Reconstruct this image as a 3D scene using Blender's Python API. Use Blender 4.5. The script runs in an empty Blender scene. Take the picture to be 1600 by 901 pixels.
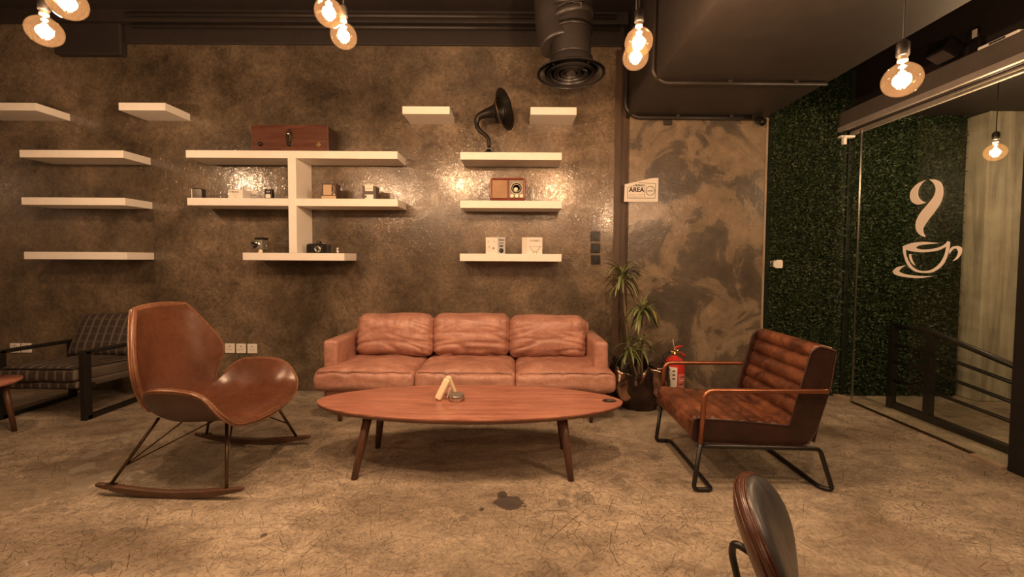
import bpy, bmesh, math, random
import numpy as np
from math import sin, cos, pi, radians, sqrt
from mathutils import Vector, Matrix, noise
from mathutils.geometry import tessellate_polygon

S = bpy.context.scene
COL = S.collection
random.seed(7)

# ---------------------------------------------------------------- camera
FPX = 640.0
PITCH, ROLL = radians(2.15), radians(0.33)
SHX, SHY = -8.0, 21.0
cd = bpy.data.cameras.new('camera')
cam = bpy.data.objects.new('camera', cd)
COL.objects.link(cam)
S.camera = cam
cd.sensor_width = 36.0
cd.lens = FPX / 1600 * 36
cd.shift_x = SHX / 1600
cd.shift_y = -SHY / 1600
cd.clip_start = 0.05
fwd = Vector((0, cos(PITCH), -sin(PITCH)))
up0 = Vector((0, sin(PITCH), cos(PITCH)))
r0 = Vector((1, 0, 0))
rgt = r0 * cos(ROLL) + up0 * sin(ROLL)
upv = up0 * cos(ROLL) - r0 * sin(ROLL)
EYE = Vector((0, 0, 1.3))
cam.matrix_world = Matrix(((rgt.x, upv.x, -fwd.x, EYE.x), (rgt.y, upv.y, -fwd.y, EYE.y),
                           (rgt.z, upv.z, -fwd.z, EYE.z), (0, 0, 0, 1)))


def ray(px, py):
    return fwd + rgt * ((px - 800 + SHX) / FPX) - upv * ((py - 450.5 + SHY) / FPX)


def P(px, py, Y):
    "measured point at depth Y"
    d = ray(px, py)
    return EYE + d * (Y / d.y)


def G(px, py, z=0.0):
    d = ray(px, py)
    return EYE + d * ((z - 1.3) / d.z)


def PX(px, py, x):
    d = ray(px, py)
    return EYE + d * (x / d.x)


# ---------------------------------------------------------------- world, view
W = bpy.data.worlds.new('world')
S.world = W
W.use_nodes = True
W.node_tree.nodes['Background'].inputs[0].default_value = (0.9, 0.75, 0.6, 1)
W.node_tree.nodes['Background'].inputs[1].default_value = 0.02
S.view_settings.view_transform = 'Standard'
S.view_settings.look = 'None'
S.view_settings.exposure = 0.12
S.view_settings.gamma = 1.0
S.view_settings.use_curve_mapping = False
BULB_W = 48.0
BULB_COL = (1.0, 0.71, 0.52)

WY = 3.98          # plastered wall
PY_ = 3.95         # concrete panel
GX = 3.10          # glass line


# ---------------------------------------------------------------- mesh builder
class MB:
    def __init__(s):
        s.v = []
        s.f = []
        s.sm = []

    def add(s, vs, fs, smooth=True):
        n = len(s.v)
        s.v += [Vector(v) for v in vs]
        for f in fs:
            s.f.append([i + n for i in f])
            s.sm.append(smooth)
        return s

    def box(s, c, d, rz=0.0, R=None):
        c = Vector(c)
        M = R if R else Matrix.Rotation(rz, 3, 'Z')
        vs = [c + M @ Vector((x * d[0] / 2, y * d[1] / 2, z * d[2] / 2)) for x in (-1, 1) for y in (-1, 1) for z in (-1, 1)]
        return s.add(vs, [(0, 1, 3, 2), (4, 6, 7, 5), (0, 4, 5, 1), (2, 3, 7, 6), (0, 2, 6, 4), (1, 5, 7, 3)], False)

    def bb(s, a, b):
        a, b = Vector(a), Vector(b)
        return s.box((a + b) / 2, [abs(b[i] - a[i]) for i in range(3)])

    def tube(s, pts, r, n=12, closed=False, cap=True, flat=None):
        pts = [Vector(p) for p in pts]
        rs = r if isinstance(r, (list, tuple)) else [r] * len(pts)
        N = len(pts)
        T = []
        for i in range(N):
            a = pts[i - 1] if (i > 0 or closed) else pts[i]
            b = pts[(i + 1) % N] if (i < N - 1 or closed) else pts[i]
            T.append((b - a).normalized())
        ref = Vector((0, 0, 1)) if abs(T[0].z) < 0.9 else Vector((0, 1, 0))
        u = (ref - T[0] * ref.dot(T[0])).normalized()
        vs = []
        for i in range(N):
            u = (u - T[i] * u.dot(T[i])).normalized()
            w = T[i].cross(u)
            for k in range(n):
                a = 2 * pi * k / n
                vs.append(pts[i] + (u * cos(a) + w * sin(a)) * rs[i])
        fs = []
        for i in range(N if closed else N - 1):
            j = (i + 1) % N
            for k in range(n):
                l = (k + 1) % n
                fs.append((i * n + k, i * n + l, j * n + l, j * n + k))
        s.add(vs, fs)
        if cap and not closed:
            s.add([vs[k] for k in range(n)], [tuple(range(n))[::-1]], False)
            s.add([vs[(N - 1) * n + k] for k in range(n)], [tuple(range(n))], False)
        return s

    def lathe(s, prof, c=(0, 0, 0), n=32, axis=None, capends=True):
        "prof: (r, h) list"
        c = Vector(c)
        ax = Vector(axis).normalized() if axis else Vector((0, 0, 1))
        ref = Vector((0, 0, 1)) if abs(ax.z) < 0.9 else Vector((1, 0, 0))
        u = (ref - ax * ref.dot(ax)).normalized()
        w = ax.cross(u)
        vs = []
        for r, h in prof:
            for k in range(n):
                a = 2 * pi * k / n
                vs.append(c + ax * h + (u * cos(a) + w * sin(a)) * r)
        fs = []
        for i in range(len(prof) - 1):
            for k in range(n):
                l = (k + 1) % n
                fs.append((i * n + k, i * n + l, (i + 1) * n + l, (i + 1) * n + k))
        if capends:
            if prof[0][0] > 1e-5:
                fs.append(tuple(range(n))[::-1])
            if prof[-1][0] > 1e-5:
                m = (len(prof) - 1) * n
                fs.append(tuple(m + k for k in range(n)))
        return s.add(vs, fs)

    def prism(s, poly, to3, t0, t1, smooth=False):
        "poly 2d outline, to3(x, y, t) -> 3d"
        n = len(poly)
        vs = [to3(x, y, t0) for x, y in poly] + [to3(x, y, t1) for x, y in poly]
        tri = tessellate_polygon([[Vector((x, y, 0)) for x, y in poly]])
        fs = [tuple(t) for t in tri] + [tuple(n + i for i in t[::-1]) for t in tri]
        s.add(vs, fs, False)
        s.add(vs, [(i, (i + 1) % n, n + (i + 1) % n, n + i) for i in range(n)], smooth)
        return s

    def grid(s, fn, nu, nv, wrapu=False):
        vs = [fn(i / (nu if wrapu else nu - 1), j / (nv - 1)) for i in range(nu) for j in range(nv)]
        fs = []
        for i in range(nu if wrapu else nu - 1):
            k = (i + 1) % nu
            for j in range(nv - 1):
                fs.append((i * nv + j, k * nv + j, k * nv + j + 1, i * nv + j + 1))
        return s.add(vs, fs)

    def rbox(s, d, r, M, res=(10, 10, 6), fn=None):
        "rounded, subdivided box of half sizes d under matrix M; fn(p01, pos, nrm) -> pos"
        dx, dy, dz = d
        r = min(r, dx * .98, dy * .98, dz * .98)
        idx = {}
        vs, fs = [], []

        def axis(n, h):
            o = []
            inner = [-1 + 2 * i / n for i in range(n + 1)]
            ed = r / h
            for t in inner:
                o.append(t * (1 - ed))
            k = 4
            pre = [-(1 - ed) - ed * sin(pi / 2 * j / k) for j in range(1, k + 1)][::-1]
            return pre + o + [-t for t in pre[::-1]]
        A = [axis(res[0], dx), axis(res[1], dy), axis(res[2], dz)]
        L = [len(a) for a in A]

        def vert(i, j, k):
            key = (i, j, k)
            if key in idx:
                return idx[key]
            q = Vector((A[0][i], A[1][j], A[2][k]))
            p = Vector((q.x * dx, q.y * dy, q.z * dz))
            c = Vector((max(-(dx - r), min(dx - r, p.x)), max(-(dy - r), min(dy - r, p.y)), max(-(dz - r), min(dz - r, p.z))))
            n = (p - c)
            if n.length < 1e-9:
                n = Vector((0, 0, 1))
            n.normalize()
            pos = c + n * r
            if fn:
                pos = fn(q, pos, n)
            idx[key] = len(vs)
            vs.append(M @ pos)
            return idx[key]
        for ax in range(3):
            b, c = (ax + 1) % 3, (ax + 2) % 3
            for end in (0, L[ax] - 1):
                for i in range(L[b] - 1):
                    for j in range(L[c] - 1):
                        q = []
                        for (di, dj) in ((0, 0), (1, 0), (1, 1), (0, 1)):
                            t = [0, 0, 0]
                            t[ax] = end
                            t[b] = i + di
                            t[c] = j + dj
                            q.append(vert(*t))
                        fs.append(tuple(q) if end else tuple(q[::-1]))
        return s.add(vs, fs)


def rootloc(p):
    v = Vector((0, 0, 0))
    while p is not None:
        v = v + p.location
        p = p.parent
    return v


def part(name, mb, mat, parent=None, bevel=0, seg=2, sub=0, solid=0, off=-1, label=None, loc=None):
    me = bpy.data.meshes.new(name)
    o = bpy.data.objects.new(name, me)
    COL.objects.link(o)
    base = rootloc(parent)
    if parent is not None:
        o.parent = parent
    elif loc is not None:
        o.location = loc
        base = Vector(loc)
    me.from_pydata([v - base for v in mb.v], [], mb.f)
    me.polygons.foreach_set('use_smooth', mb.sm)
    me.validate()
    bm = bmesh.new()
    bm.from_mesh(me)
    bmesh.ops.remove_doubles(bm, verts=bm.verts, dist=1e-5)
    bmesh.ops.recalc_face_normals(bm, faces=bm.faces)
    bm.to_mesh(me)
    bm.free()
    for m in (mat if isinstance(mat, list) else [mat]):
        me.materials.append(m)
    if solid:
        m = o.modifiers.new('solid', 'SOLIDIFY')
        m.thickness = solid
        m.offset = off
    if bevel:
        m = o.modifiers.new('bevel', 'BEVEL')
        m.width = bevel
        m.segments = seg
        m.limit_method = 'ANGLE'
        m.angle_limit = radians(40)
    if sub:
        m = o.modifiers.new('sub', 'SUBSURF')
        m.levels = sub
        m.render_levels = sub
    if label:
        o['label'] = label
    return o


def tag(o, label, cat, group=None):
    o['label'] = label
    o['category'] = cat
    if group:
        o['group'] = group
    return o


def thing(name, label, cat, loc, group=None):
    o = bpy.data.objects.new(name, None)
    o.empty_display_size = 0.05
    COL.objects.link(o)
    o.location = Vector(loc)
    return tag(o, label, cat, group)


def struct(name, mb, mat, **k):
    o = part(name, mb, mat, **k)
    o['kind'] = 'structure'
    return o


def dup(root, loc, label, group=None):
    def cp(o, parent):
        c = o.copy()
        COL.objects.link(c)
        c.parent = parent
        for ch in list(o.children):
            cp(ch, c)
        return c
    r = cp(root, None)
    r.location = Vector(loc)
    r['label'] = label
    if group:
        r['group'] = group
    return r


def fillet(pts, rad, n=6, closed=False):
    pts = [Vector(p) for p in pts]
    out = []
    N = len(pts)
    for i in range(N):
        if not closed and i in (0, N - 1):
            out.append(pts[i])
            continue
        a, b, c = pts[i - 1], pts[i], pts[(i + 1) % N]
        d1, d2 = (a - b), (c - b)
        r = min(rad, d1.length * .45, d2.length * .45)
        p0, p2 = b + d1.normalized() * r, b + d2.normalized() * r
        for k in range(n + 1):
            t = k / n
            out.append(p0 * (1 - t) ** 2 + b * 2 * t * (1 - t) + p2 * t * t)
    return out


def catmull(pts, n=6, closed=False):
    pts = [Vector(p) for p in pts]
    N = len(pts)
    out = []
    for i in range(N if closed else N - 1):
        p0 = pts[(i - 1) % N] if (closed or i > 0) else pts[0] * 2 - pts[1]
        p1, p2 = pts[i], pts[(i + 1) % N]
        p3 = pts[(i + 2) % N] if (closed or i < N - 2) else pts[-1] * 2 - pts[-2]
        for k in range(n):
            t = k / n
            out.append(0.5 * (2 * p1 + (p2 - p0) * t + (2 * p0 - 5 * p1 + 4 * p2 - p3) * t * t + (3 * p1 - p0 - 3 * p2 + p3) * t ** 3))
    if not closed:
        out.append(pts[-1])
    return out


def text(s, size, loc, mat, parent, name='lettering', sx=1.0, depth=0.0006, R=None, bold=0.0, center=True):
    cu = bpy.data.curves.new('t', 'FONT')
    cu.body = s
    cu.size = size
    cu.extrude = depth
    cu.offset = bold
    if center:
        cu.align_x = 'CENTER'
        cu.align_y = 'CENTER'
    to = bpy.data.objects.new('t', cu)
    COL.objects.link(to)
    dg = bpy.context.evaluated_depsgraph_get()
    me = bpy.data.meshes.new_from_object(to.evaluated_get(dg))
    bpy.data.objects.remove(to)
    M = (R if R else Matrix.Rotation(radians(90), 4, 'X')) @ Matrix.Diagonal((sx, 1, 1, 1))
    base = rootloc(parent)
    for v in me.vertices:
        v.co = M @ v.co + Vector(loc) - base
    me.materials.clear()
    me.materials.append(mat)
    me.name = name
    o = bpy.data.objects.new(name, me)
    COL.objects.link(o)
    o.parent = parent
    return o


# ---------------------------------------------------------------- materials
class NT:
    def __init__(s, name):
        s.m = bpy.data.materials.new(name)
        s.m.use_nodes = True
        s.t = s.m.node_tree
        s.b = s.t.nodes['Principled BSDF']
        s.out = s.t.nodes['Material Output']
        s.co = s.n('ShaderNodeTexCoord').outputs['Object']

    def n(s, typ, **k):
        nd = s.t.nodes.new(typ)
        for a, v in k.items():
            setattr(nd, a, v)
        return nd

    def set(s, nd, key, v):
        if hasattr(v, 'links') or isinstance(v, bpy.types.NodeSocket):
            s.t.links.new(v, nd.inputs[key])
        else:
            nd.inputs[key].default_value = v

    def map(s, scale=(1, 1, 1), rot=(0, 0, 0), src=None):
        m = s.n('ShaderNodeMapping')
        s.set(m, 'Vector', src or s.co)
        m.inputs['Scale'].default_value = scale
        m.inputs['Rotation'].default_value = rot
        return m.outputs[0]

    def noise(s, scale, detail=4, rough=.55, dist=0, vec=None, w=None):
        d = s.n('ShaderNodeTexNoise')
        if w is not None:
            d.noise_dimensions = '4D'
            d.inputs['W'].default_value = w
        s.set(d, 'Vector', vec or s.co)
        for k, v in (('Scale', scale), ('Detail', detail), ('Roughness', rough), ('Distortion', dist)):
            d.inputs[k].default_value = v
        return d.outputs['Fac']

    def vor(s, scale, feature='F1', vec=None, rnd=1):
        d = s.n('ShaderNodeTexVoronoi', feature=feature)
        s.set(d, 'Vector', vec or s.co)
        d.inputs['Scale'].default_value = scale
        d.inputs['Randomness'].default_value = rnd
        return d.outputs['Distance']

    def ramp(s, fac, stops, mode='LINEAR'):
        r = s.n('ShaderNodeValToRGB')
        s.set(r, 'Fac', fac)
        cr = r.color_ramp
        cr.interpolation = mode
        while len(cr.elements) < len(stops):
            cr.elements.new(.5)
        for e, (p, c) in zip(cr.elements, stops):
            e.position = p
            e.color = (c, c, c, 1) if isinstance(c, (int, float)) else (*c, 1)
        return r.outputs['Color']

    def mix(s, fac, a, b, mode='MIX'):
        m = s.n('ShaderNodeMix', data_type='RGBA', blend_type=mode)
        s.set(m, 0, fac)
        for k, v in ((6, a), (7, b)):
            if isinstance(v, tuple):
                v = (*v, 1) if len(v) == 3 else v
            s.set(m, k, v)
        return m.outputs[2]

    def math(s, op, a, b=0.0):
        m = s.n('ShaderNodeMath', operation=op)
        s.set(m, 0, a)
        s.set(m, 1, b)
        return m.outputs[0]

    def bump(s, h, strength=.3, dist=.01, prev=None):
        b = s.n('ShaderNodeBump')
        b.inputs['Strength'].default_value = strength
        b.inputs['Distance'].default_value = dist
        s.set(b, 'Height', h)
        if prev:
            s.set(b, 'Normal', prev)
        return b.outputs[0]

    def fin(s, color=None, rough=None, normal=None, metal=None, spec=None, coat=None, coat_r=None):
        for k, v in (('Base Color', color), ('Roughness', rough), ('Normal', normal), ('Metallic', metal),
                     ('Specular IOR Level', spec), ('Coat Weight', coat), ('Coat Roughness', coat_r)):
            if v is not None:
                if isinstance(v, tuple):
                    v = (*v, 1)
                s.set(s.b, k, v)
        return s.m


def plain(name, c, rough=.5, metal=0.0, spec=None, var=.12, bs=60, bstr=.05):
    t = NT(name)
    n = t.noise(9, 4)
    col = t.ramp(n, [(.3, tuple(x * (1 - var) for x in c)), (.7, tuple(min(1, x * (1 + var)) for x in c))])
    return t.fin(col, rough, t.bump(t.noise(bs, 3), bstr, .002), metal, spec)


def leather(name, dark, lite, rough=.4, scale=4, grain=260, gstr=.18, wr=.15, wscale=9):
    t = NT(name)
    n = t.noise(scale, 7, .62, .6)
    col = t.ramp(n, [(.32, dark), (.68, lite)])
    n2 = t.noise(28, 4, .7)
    col = t.mix(.35, col, t.ramp(n2, [(.3, .35), (.7, .75)]), 'OVERLAY')
    b = t.bump(t.vor(grain), gstr, .001)
    b = t.bump(t.noise(wscale, 5, .6, 1.2), wr, .02, b)
    r = t.ramp(t.noise(14, 3), [(.3, rough * .8), (.7, rough * 1.25)])
    return t.fin(col, r, b)


def wood(name, dark, lite, rough=.4, axis='X', scale=1.0, coat=0.0):
    t = NT(name)
    sc = {'X': (1.2, 14, 14), 'Y': (14, 1.2, 14), 'Z': (14, 14, 1.2)}[axis]
    v = t.map(tuple(x * scale for x in sc))
    n = t.noise(1.6, 8, .62, .8, v)
    f = t.noise(9, 5, .7, .2, v)
    col = t.ramp(n, [(.28, dark), (.52, tuple((a + b) / 2 for a, b in zip(dark, lite))), (.72, lite)])
    col = t.mix(.45, col, t.ramp(f, [(.35, .3), (.6, .65)]), 'OVERLAY')
    return t.fin(col, rough, t.bump(f, .08, .002), coat=coat, coat_r=.15)


def m_plaster():
    t = NT('polished_plaster')
    n = t.noise(1.1, 9, .62, .35)
    col = t.ramp(n, [(.33, (.056, .041, .026)), (.46, (.108, .080, .052)), (.56, (.158, .116, .077)), (.70, (.230, .168, .114))])
    n2 = t.noise(3.2, 8, .68, .5, w=3)
    col = t.mix(1.0, col, t.ramp(n2, [(.34, .28), (.5, .5), (.64, .66)]), 'OVERLAY')
    n3 = t.noise(34, 6, .75)
    col = t.mix(.6, col, t.ramp(n3, [(.33, .2), (.67, .76)]), 'OVERLAY')
    v = t.map((9, 9, 9))
    # fine crazing
    vd = t.n('ShaderNodeTexVoronoi', feature='DISTANCE_TO_EDGE')
    wv = t.n('ShaderNodeVectorMath', operation='ADD')
    nn = t.n('ShaderNodeTexNoise')
    t.set(nn, 'Vector', t.co)
    nn.inputs['Scale'].default_value = 14
    sc = t.n('ShaderNodeVectorMath', operation='SCALE')
    t.set(sc, 0, nn.outputs['Color'])
    sc.inputs['Scale'].default_value = .12
    t.set(wv, 0, t.co)
    t.set(wv, 1, sc.outputs[0])
    t.set(vd, 'Vector', wv.outputs[0])
    vd.inputs['Scale'].default_value = 19
    cr = t.ramp(vd.outputs['Distance'], [(0, .0), (.035, 1.0)])
    col = t.mix(t.math('MULTIPLY', t.math('SUBTRACT', 1.0, cr), t.ramp(t.noise(2.2, 3, w=9), [(.40, .1), (.6, .8)])), col, (.03, .022, .015))
    ridge = t.noise(17, 3, .5, 2.4)
    h = t.math('ADD', t.math('MULTIPLY', t.math('ABSOLUTE', t.math('SUBTRACT', ridge, .5)), 1.6), t.math('MULTIPLY', t.noise(70, 4, .6), .25))
    b = t.bump(h, 1.0, .0013)
    b = t.bump(cr, .5, .0008, b)
    t.set(t.b, 'Coat Normal', b)
    r = t.ramp(t.noise(2.4, 4, w=5), [(.35, .19), (.7, .30)])
    return t.fin(col, r, b, spec=.6, coat=t.ramp(t.noise(1.5, 3, w=15), [(.3, .6), (.6, 1.0)]), coat_r=.10)
    


def m_panel():
    t = NT('mottled_concrete_panel')
    n = t.noise(2.3, 9, .66, .7)
    col = t.ramp(n, [(.38, (.075, .060, .047)), (.48, (.110, .086, .063)), (.515, (.20, .152, .105)), (.70, (.30, .225, .155))])
    n2 = t.noise(7, 8, .7, .4, w=2)
    col = t.mix(.7, col, t.ramp(n2, [(.3, .26), (.5, .5), (.7, .68)]), 'OVERLAY')
    col = t.mix(.4, col, t.ramp(t.noise(60, 4, .8), [(.3, .3), (.7, .65)]), 'OVERLAY')
    h = t.math('ADD', t.noise(9, 7, .65, 1.2), t.math('MULTIPLY', t.noise(55, 4), .35))
    bb_ = t.bump(h, 1.0, .0032)
    t.set(t.b, 'Coat Normal', bb_)
    return t.fin(col, t.ramp(n, [(.4, .42), (.6, .22)]), bb_, spec=.55, coat=.6, coat_r=.15)


def strokes(t, scale, wid, length, keep, seed, curl=.14):
    "short randomly turned scratches, one per Voronoi cell"
    off = t.n('ShaderNodeVectorMath', operation='ADD')
    t.set(off, 0, t.co)
    off.inputs[1].default_value = (seed * 1.7, seed * 2.3, 0)
    ns = t.n('ShaderNodeTexNoise')
    t.set(ns, 'Vector', off.outputs[0])
    ns.inputs['Scale'].default_value = scale * .9
    sc = t.n('ShaderNodeVectorMath', operation='SCALE')
    t.set(sc, 0, ns.outputs['Color'])
    sc.inputs['Scale'].default_value = curl / scale
    ad = t.n('ShaderNodeVectorMath', operation='ADD')
    t.set(ad, 0, off.outputs[0])
    t.set(ad, 1, sc.outputs[0])
    v = t.n('ShaderNodeTexVoronoi', voronoi_dimensions='2D')
    t.set(v, 'Vector', ad.outputs[0])
    v.inputs['Scale'].default_value = scale
    sub = t.n('ShaderNodeVectorMath', operation='SUBTRACT')
    t.set(sub, 0, ad.outputs[0])
    t.set(sub, 1, v.outputs['Position'])
    sep = t.n('ShaderNodeSeparateColor')
    t.set(sep, 0, v.outputs['Color'])
    rot = t.n('ShaderNodeVectorRotate', rotation_type='Z_AXIS')
    t.set(rot, 'Vector', sub.outputs[0])
    t.set(rot, 'Angle', t.math('MULTIPLY', sep.outputs[0], 6.283))
    xyz = t.n('ShaderNodeSeparateXYZ')
    t.set(xyz, 0, rot.outputs[0])
    ax = t.math('DIVIDE', t.math('ABSOLUTE', xyz.outputs[0]), t.math('MULTIPLY', sep.outputs[1], length))
    ay = t.math('DIVIDE', t.math('ABSOLUTE', xyz.outputs[1]), wid)
    # taper towards the ends
    d = t.math('ADD', t.math('POWER', ax, 3.0), ay)
    m = t.ramp(d, [(.35, 1.0), (1.0, 0.0)])
    g = t.math('LESS_THAN', sep.outputs[2], keep)
    return t.math('MULTIPLY', m, g)


def blob(t, c, r, wob=.6, fr=9.0):
    d = t.n('ShaderNodeVectorMath', operation='DISTANCE')
    t.set(d, 0, t.co)
    d.inputs[1].default_value = (c[0], c[1], 0)
    n = t.noise(fr, 5, .65, .4)
    q = t.math('ADD', t.math('DIVIDE', d.outputs['Value'], r), t.math('MULTIPLY', t.math('SUBTRACT', n, .5), wob * 5))
    return t.ramp(q, [(.80, 1.0), (.95, 0.0)])


def m_floor():
    t = NT('worn_concrete_floor')
    v = t.map((1, 1.7, 1), (0, 0, .6))
    n = t.noise(.8, 9, .6, .5, v)
    col = t.ramp(n, [(.34, (.180, .140, .098)), (.46, (.270, .219, .160)), (.56, (.340, .280, .208)), (.70, (.42, .352, .270))])
    v2 = t.map((1.2, 2.2, 1), (0, 0, .75))
    n2 = t.noise(4.5, 8, .7, .9, v2, w=4)
    col = t.mix(.75, col, t.ramp(n2, [(.34, .25), (.5, .5), (.66, .70)]), 'OVERLAY')
    col = t.mix(.6, col, t.ramp(t.noise(48, 6, .8), [(.33, .25), (.67, .72)]), 'OVERLAY')
    dens = t.ramp(t.noise(1.3, 4, .6, w=30), [(.38, .35), (.55, 1.0)])
    acc = None
    for sc_, wd, ln, kp, sd in ((3.5, .0034, .20, .55, 1), (8, .0028, .10, .8, 2), (8, .0026, .09, .8, 3), (15, .0022, .050, .9, 4), (15, .0020, .05, .9, 5), (26, .0020, .028, .9, 6), (26, .0018, .028, .9, 7)):
        x = strokes(t, sc_, wd, ln, kp, sd)
        acc = x if acc is None else t.math('MAXIMUM', acc, x)
    acc = t.math('MULTIPLY', acc, dens)
    col = t.mix(t.math('MULTIPLY', acc, .75), col, (.045, .026, .015))
    vo = t.n('ShaderNodeTexVoronoi', voronoi_dimensions='2D')
    t.set(vo, 'Vector', t.co)
    vo.inputs['Scale'].default_value = 34
    sp = t.ramp(vo.outputs['Distance'], [(.05, 1.0), (.13, 0.0)])
    sg = t.ramp(t.noise(7, 4, w=8), [(.5, 0.0), (.58, .85)])
    col = t.mix(t.math('MULTIPLY', sp, sg), col, (.045, .027, .017))
    # pale worn flakes and dark spills
    pf = t.ramp(t.noise(2.6, 7, .7, 1.5, w=13), [(.675, 0.0), (.70, .55)])
    col = t.mix(pf, col, (.46, .42, .35))
    for c, r, k, cc in STAINS:
        col = t.mix(t.math('MULTIPLY', blob(t, c, r), k), col, cc)
    h = t.math('SUBTRACT', t.math('ADD', t.noise(6, 6, .6), t.math('MULTIPLY', t.noise(60, 4), .25)), t.math('MULTIPLY', acc, .4))
    return t.fin(col, t.ramp(n2, [(.3, .40), (.7, .58)]), t.bump(h, .3, .006), spec=.4)


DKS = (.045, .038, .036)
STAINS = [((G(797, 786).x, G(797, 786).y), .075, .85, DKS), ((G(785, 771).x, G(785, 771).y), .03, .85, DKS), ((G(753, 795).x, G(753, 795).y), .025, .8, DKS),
          ((G(880, 784).x, G(880, 784).y), .05, .6, (.10, .085, .07)), ((G(912, 775).x, G(912, 775).y), .05, .5, (.11, .095, .08)),
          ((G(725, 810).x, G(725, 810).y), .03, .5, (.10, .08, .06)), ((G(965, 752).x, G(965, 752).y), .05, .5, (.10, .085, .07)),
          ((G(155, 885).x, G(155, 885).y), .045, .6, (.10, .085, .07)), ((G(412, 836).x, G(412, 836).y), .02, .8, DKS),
          ((G(128, 731).x, G(128, 731).y), .07, .6, (.48, .43, .35)), ((G(148, 752).x, G(148, 752).y), .12, .6, (.46, .41, .33)),
          ((G(145, 709).x, G(145, 709).y), .06, .6, (.46, .41, .33)), ((G(208, 742).x, G(208, 742).y), .06, .6, (.48, .43, .36)),
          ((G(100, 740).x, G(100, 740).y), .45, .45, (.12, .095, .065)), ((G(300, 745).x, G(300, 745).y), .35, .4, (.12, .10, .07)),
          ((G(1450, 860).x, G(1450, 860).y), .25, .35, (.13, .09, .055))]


def m_glass(name, tint=(1, 1, 1), ior=1.45, extra=0.0, transl=None):
    t = NT(name)
    t.t.nodes.remove(t.b)
    tr = t.n('ShaderNodeBsdfTransparent')
    tr.inputs[0].default_value = (*tint, 1)
    gl = t.n('ShaderNodeBsdfGlossy')
    gl.inputs['Roughness'].default_value = .02
    g = t.n('ShaderNodeNewGeometry')
    dt = t.n('ShaderNodeVectorMath', operation='DOT_PRODUCT')
    t.set(dt, 0, g.outputs['Normal'])
    t.set(dt, 1, g.outputs['Incoming'])
    f0 = ((ior - 1) / (ior + 1)) ** 2 + extra
    sch = t.math('POWER', t.math('SUBTRACT', 1.0, t.math('ABSOLUTE', dt.outputs['Value'])), 5.0)
    mx = t.n('ShaderNodeMixShader')
    t.set(mx, 0, t.math('ADD', t.math('MULTIPLY', sch, 1 - f0), f0))
    base = tr.outputs[0]
    if transl:
        tl = t.n('ShaderNodeBsdfTranslucent')
        tl.inputs[0].default_value = (*transl[0], 1)
        m2 = t.n('ShaderNodeMixShader')
        m2.inputs[0].default_value = transl[1]
        t.set(m2, 1, base)
        t.set(m2, 2, tl.outputs[0])
        base = m2.outputs[0]
    t.set(mx, 1, base)
    t.set(mx, 2, gl.outputs[0])
    t.t.links.new(mx.outputs[0], t.out.inputs[0])
    return t.m


def emit(name, c, s):
    t = NT(name)
    t.set(t.b, 'Base Color', (*c, 1))
    t.set(t.b, 'Emission Color', (*c, 1))
    t.set(t.b, 'Emission Strength', s)
    return t.m


def m_grass():
    t = NT('artificial_grass_leaf')
    g = t.n('ShaderNodeNewGeometry')
    col = t.ramp(g.outputs['Random Per Island'], [(0, (.006, .015, .004)), (.45, (.013, .032, .007)), (.8, (.028, .056, .013)), (1, (.060, .075, .028))])
    return t.fin(col, .55)


def m_check():
    t = NT('checked_upholstery')
    sep = t.n('ShaderNodeSeparateXYZ')
    t.set(sep, 0, t.co)

    def bands(s_, k, w):
        f = t.math('FRACT', t.math('MULTIPLY', s_, k))
        return t.ramp(f, [(0, 1.0), (w, 1.0), (w + .12, 0.0), (.9, 0.0), (1, 1.0)])
    a = bands(t.math('ADD', sep.outputs[0], 5.0), 14.0, .14)
    b = bands(t.math('ADD', t.math('ADD', sep.outputs[2], sep.outputs[1]), 5.0), 11.0, .1)
    n = t.noise(30, 5, .7)
    base = t.ramp(n, [(.3, (.018, .011, .009)), (.7, (.046, .029, .022))])
    col = t.mix(t.math('MULTIPLY', a, .75), base, (.13, .105, .08))
    col = t.mix(t.math('MULTIPLY', b, .5), col, (.085, .068, .053))
    return t.fin(col, .75, t.bump(t.noise(120, 3), .3, .003))


M = {}
M['plaster'] = m_plaster()
M['panel'] = m_panel()
M['floor'] = m_floor()
M['dark_ceiling'] = plain('dark_painted_ceiling', (.022, .016, .014), .6, bs=14, bstr=.25)
M['dark_soffit'] = plain('dark_painted_soffit', (.030, .023, .019), .55, bs=9, bstr=.2)
M['pipe'] = plain('black_painted_conduit', (.028, .022, .019), .42, bs=30, bstr=.2)
M['duct'] = plain('dark_duct_fabric', (.022, .017, .015), .45, bs=12, bstr=.5)
M['diffuser'] = plain('dark_diffuser_metal', (.022, .019, .018), .35)
M['shelf'] = plain('white_painted_shelf', (.80, .76, .70), .45, var=.03)
M['trim_brown'] = wood('brown_strip', (.05, .03, .018), (.10, .06, .038), .5, 'Z')
M['edge_plaster'] = plain('pale_panel_edge', (.30, .23, .16), .6)
M['socket'] = plain('white_plastic', (.78, .74, .68), .35, var=.02)
M['socket_hole'] = plain('socket_hole_black', (.02, .02, .02), .5)
M['black_plate'] = plain('black_switch_plate', (.012, .011, .011), .3)
M['black_metal'] = plain('black_metal', (.016, .014, .013), .38, 0.3)
M['iron'] = plain('aged_black_iron', (.022, .018, .015), .42, 0.5)
M['copper'] = plain('copper_tube', (.34, .135, .075), .33, .85, var=.2)
M['rod'] = plain('bronze_rod', (.10, .062, .038), .35, .8, var=.2)
M['grass'] = m_grass()
M['grass_back'] = plain('artificial_grass_backing', (.006, .014, .004), .8)
M['glass'] = m_glass('clear_partition_glass', (.93, .96, .93), 1.35, 0.0)
M['decal'] = plain('cream_vinyl_decal', (.78, .70, .62), .5, var=.02)
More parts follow.
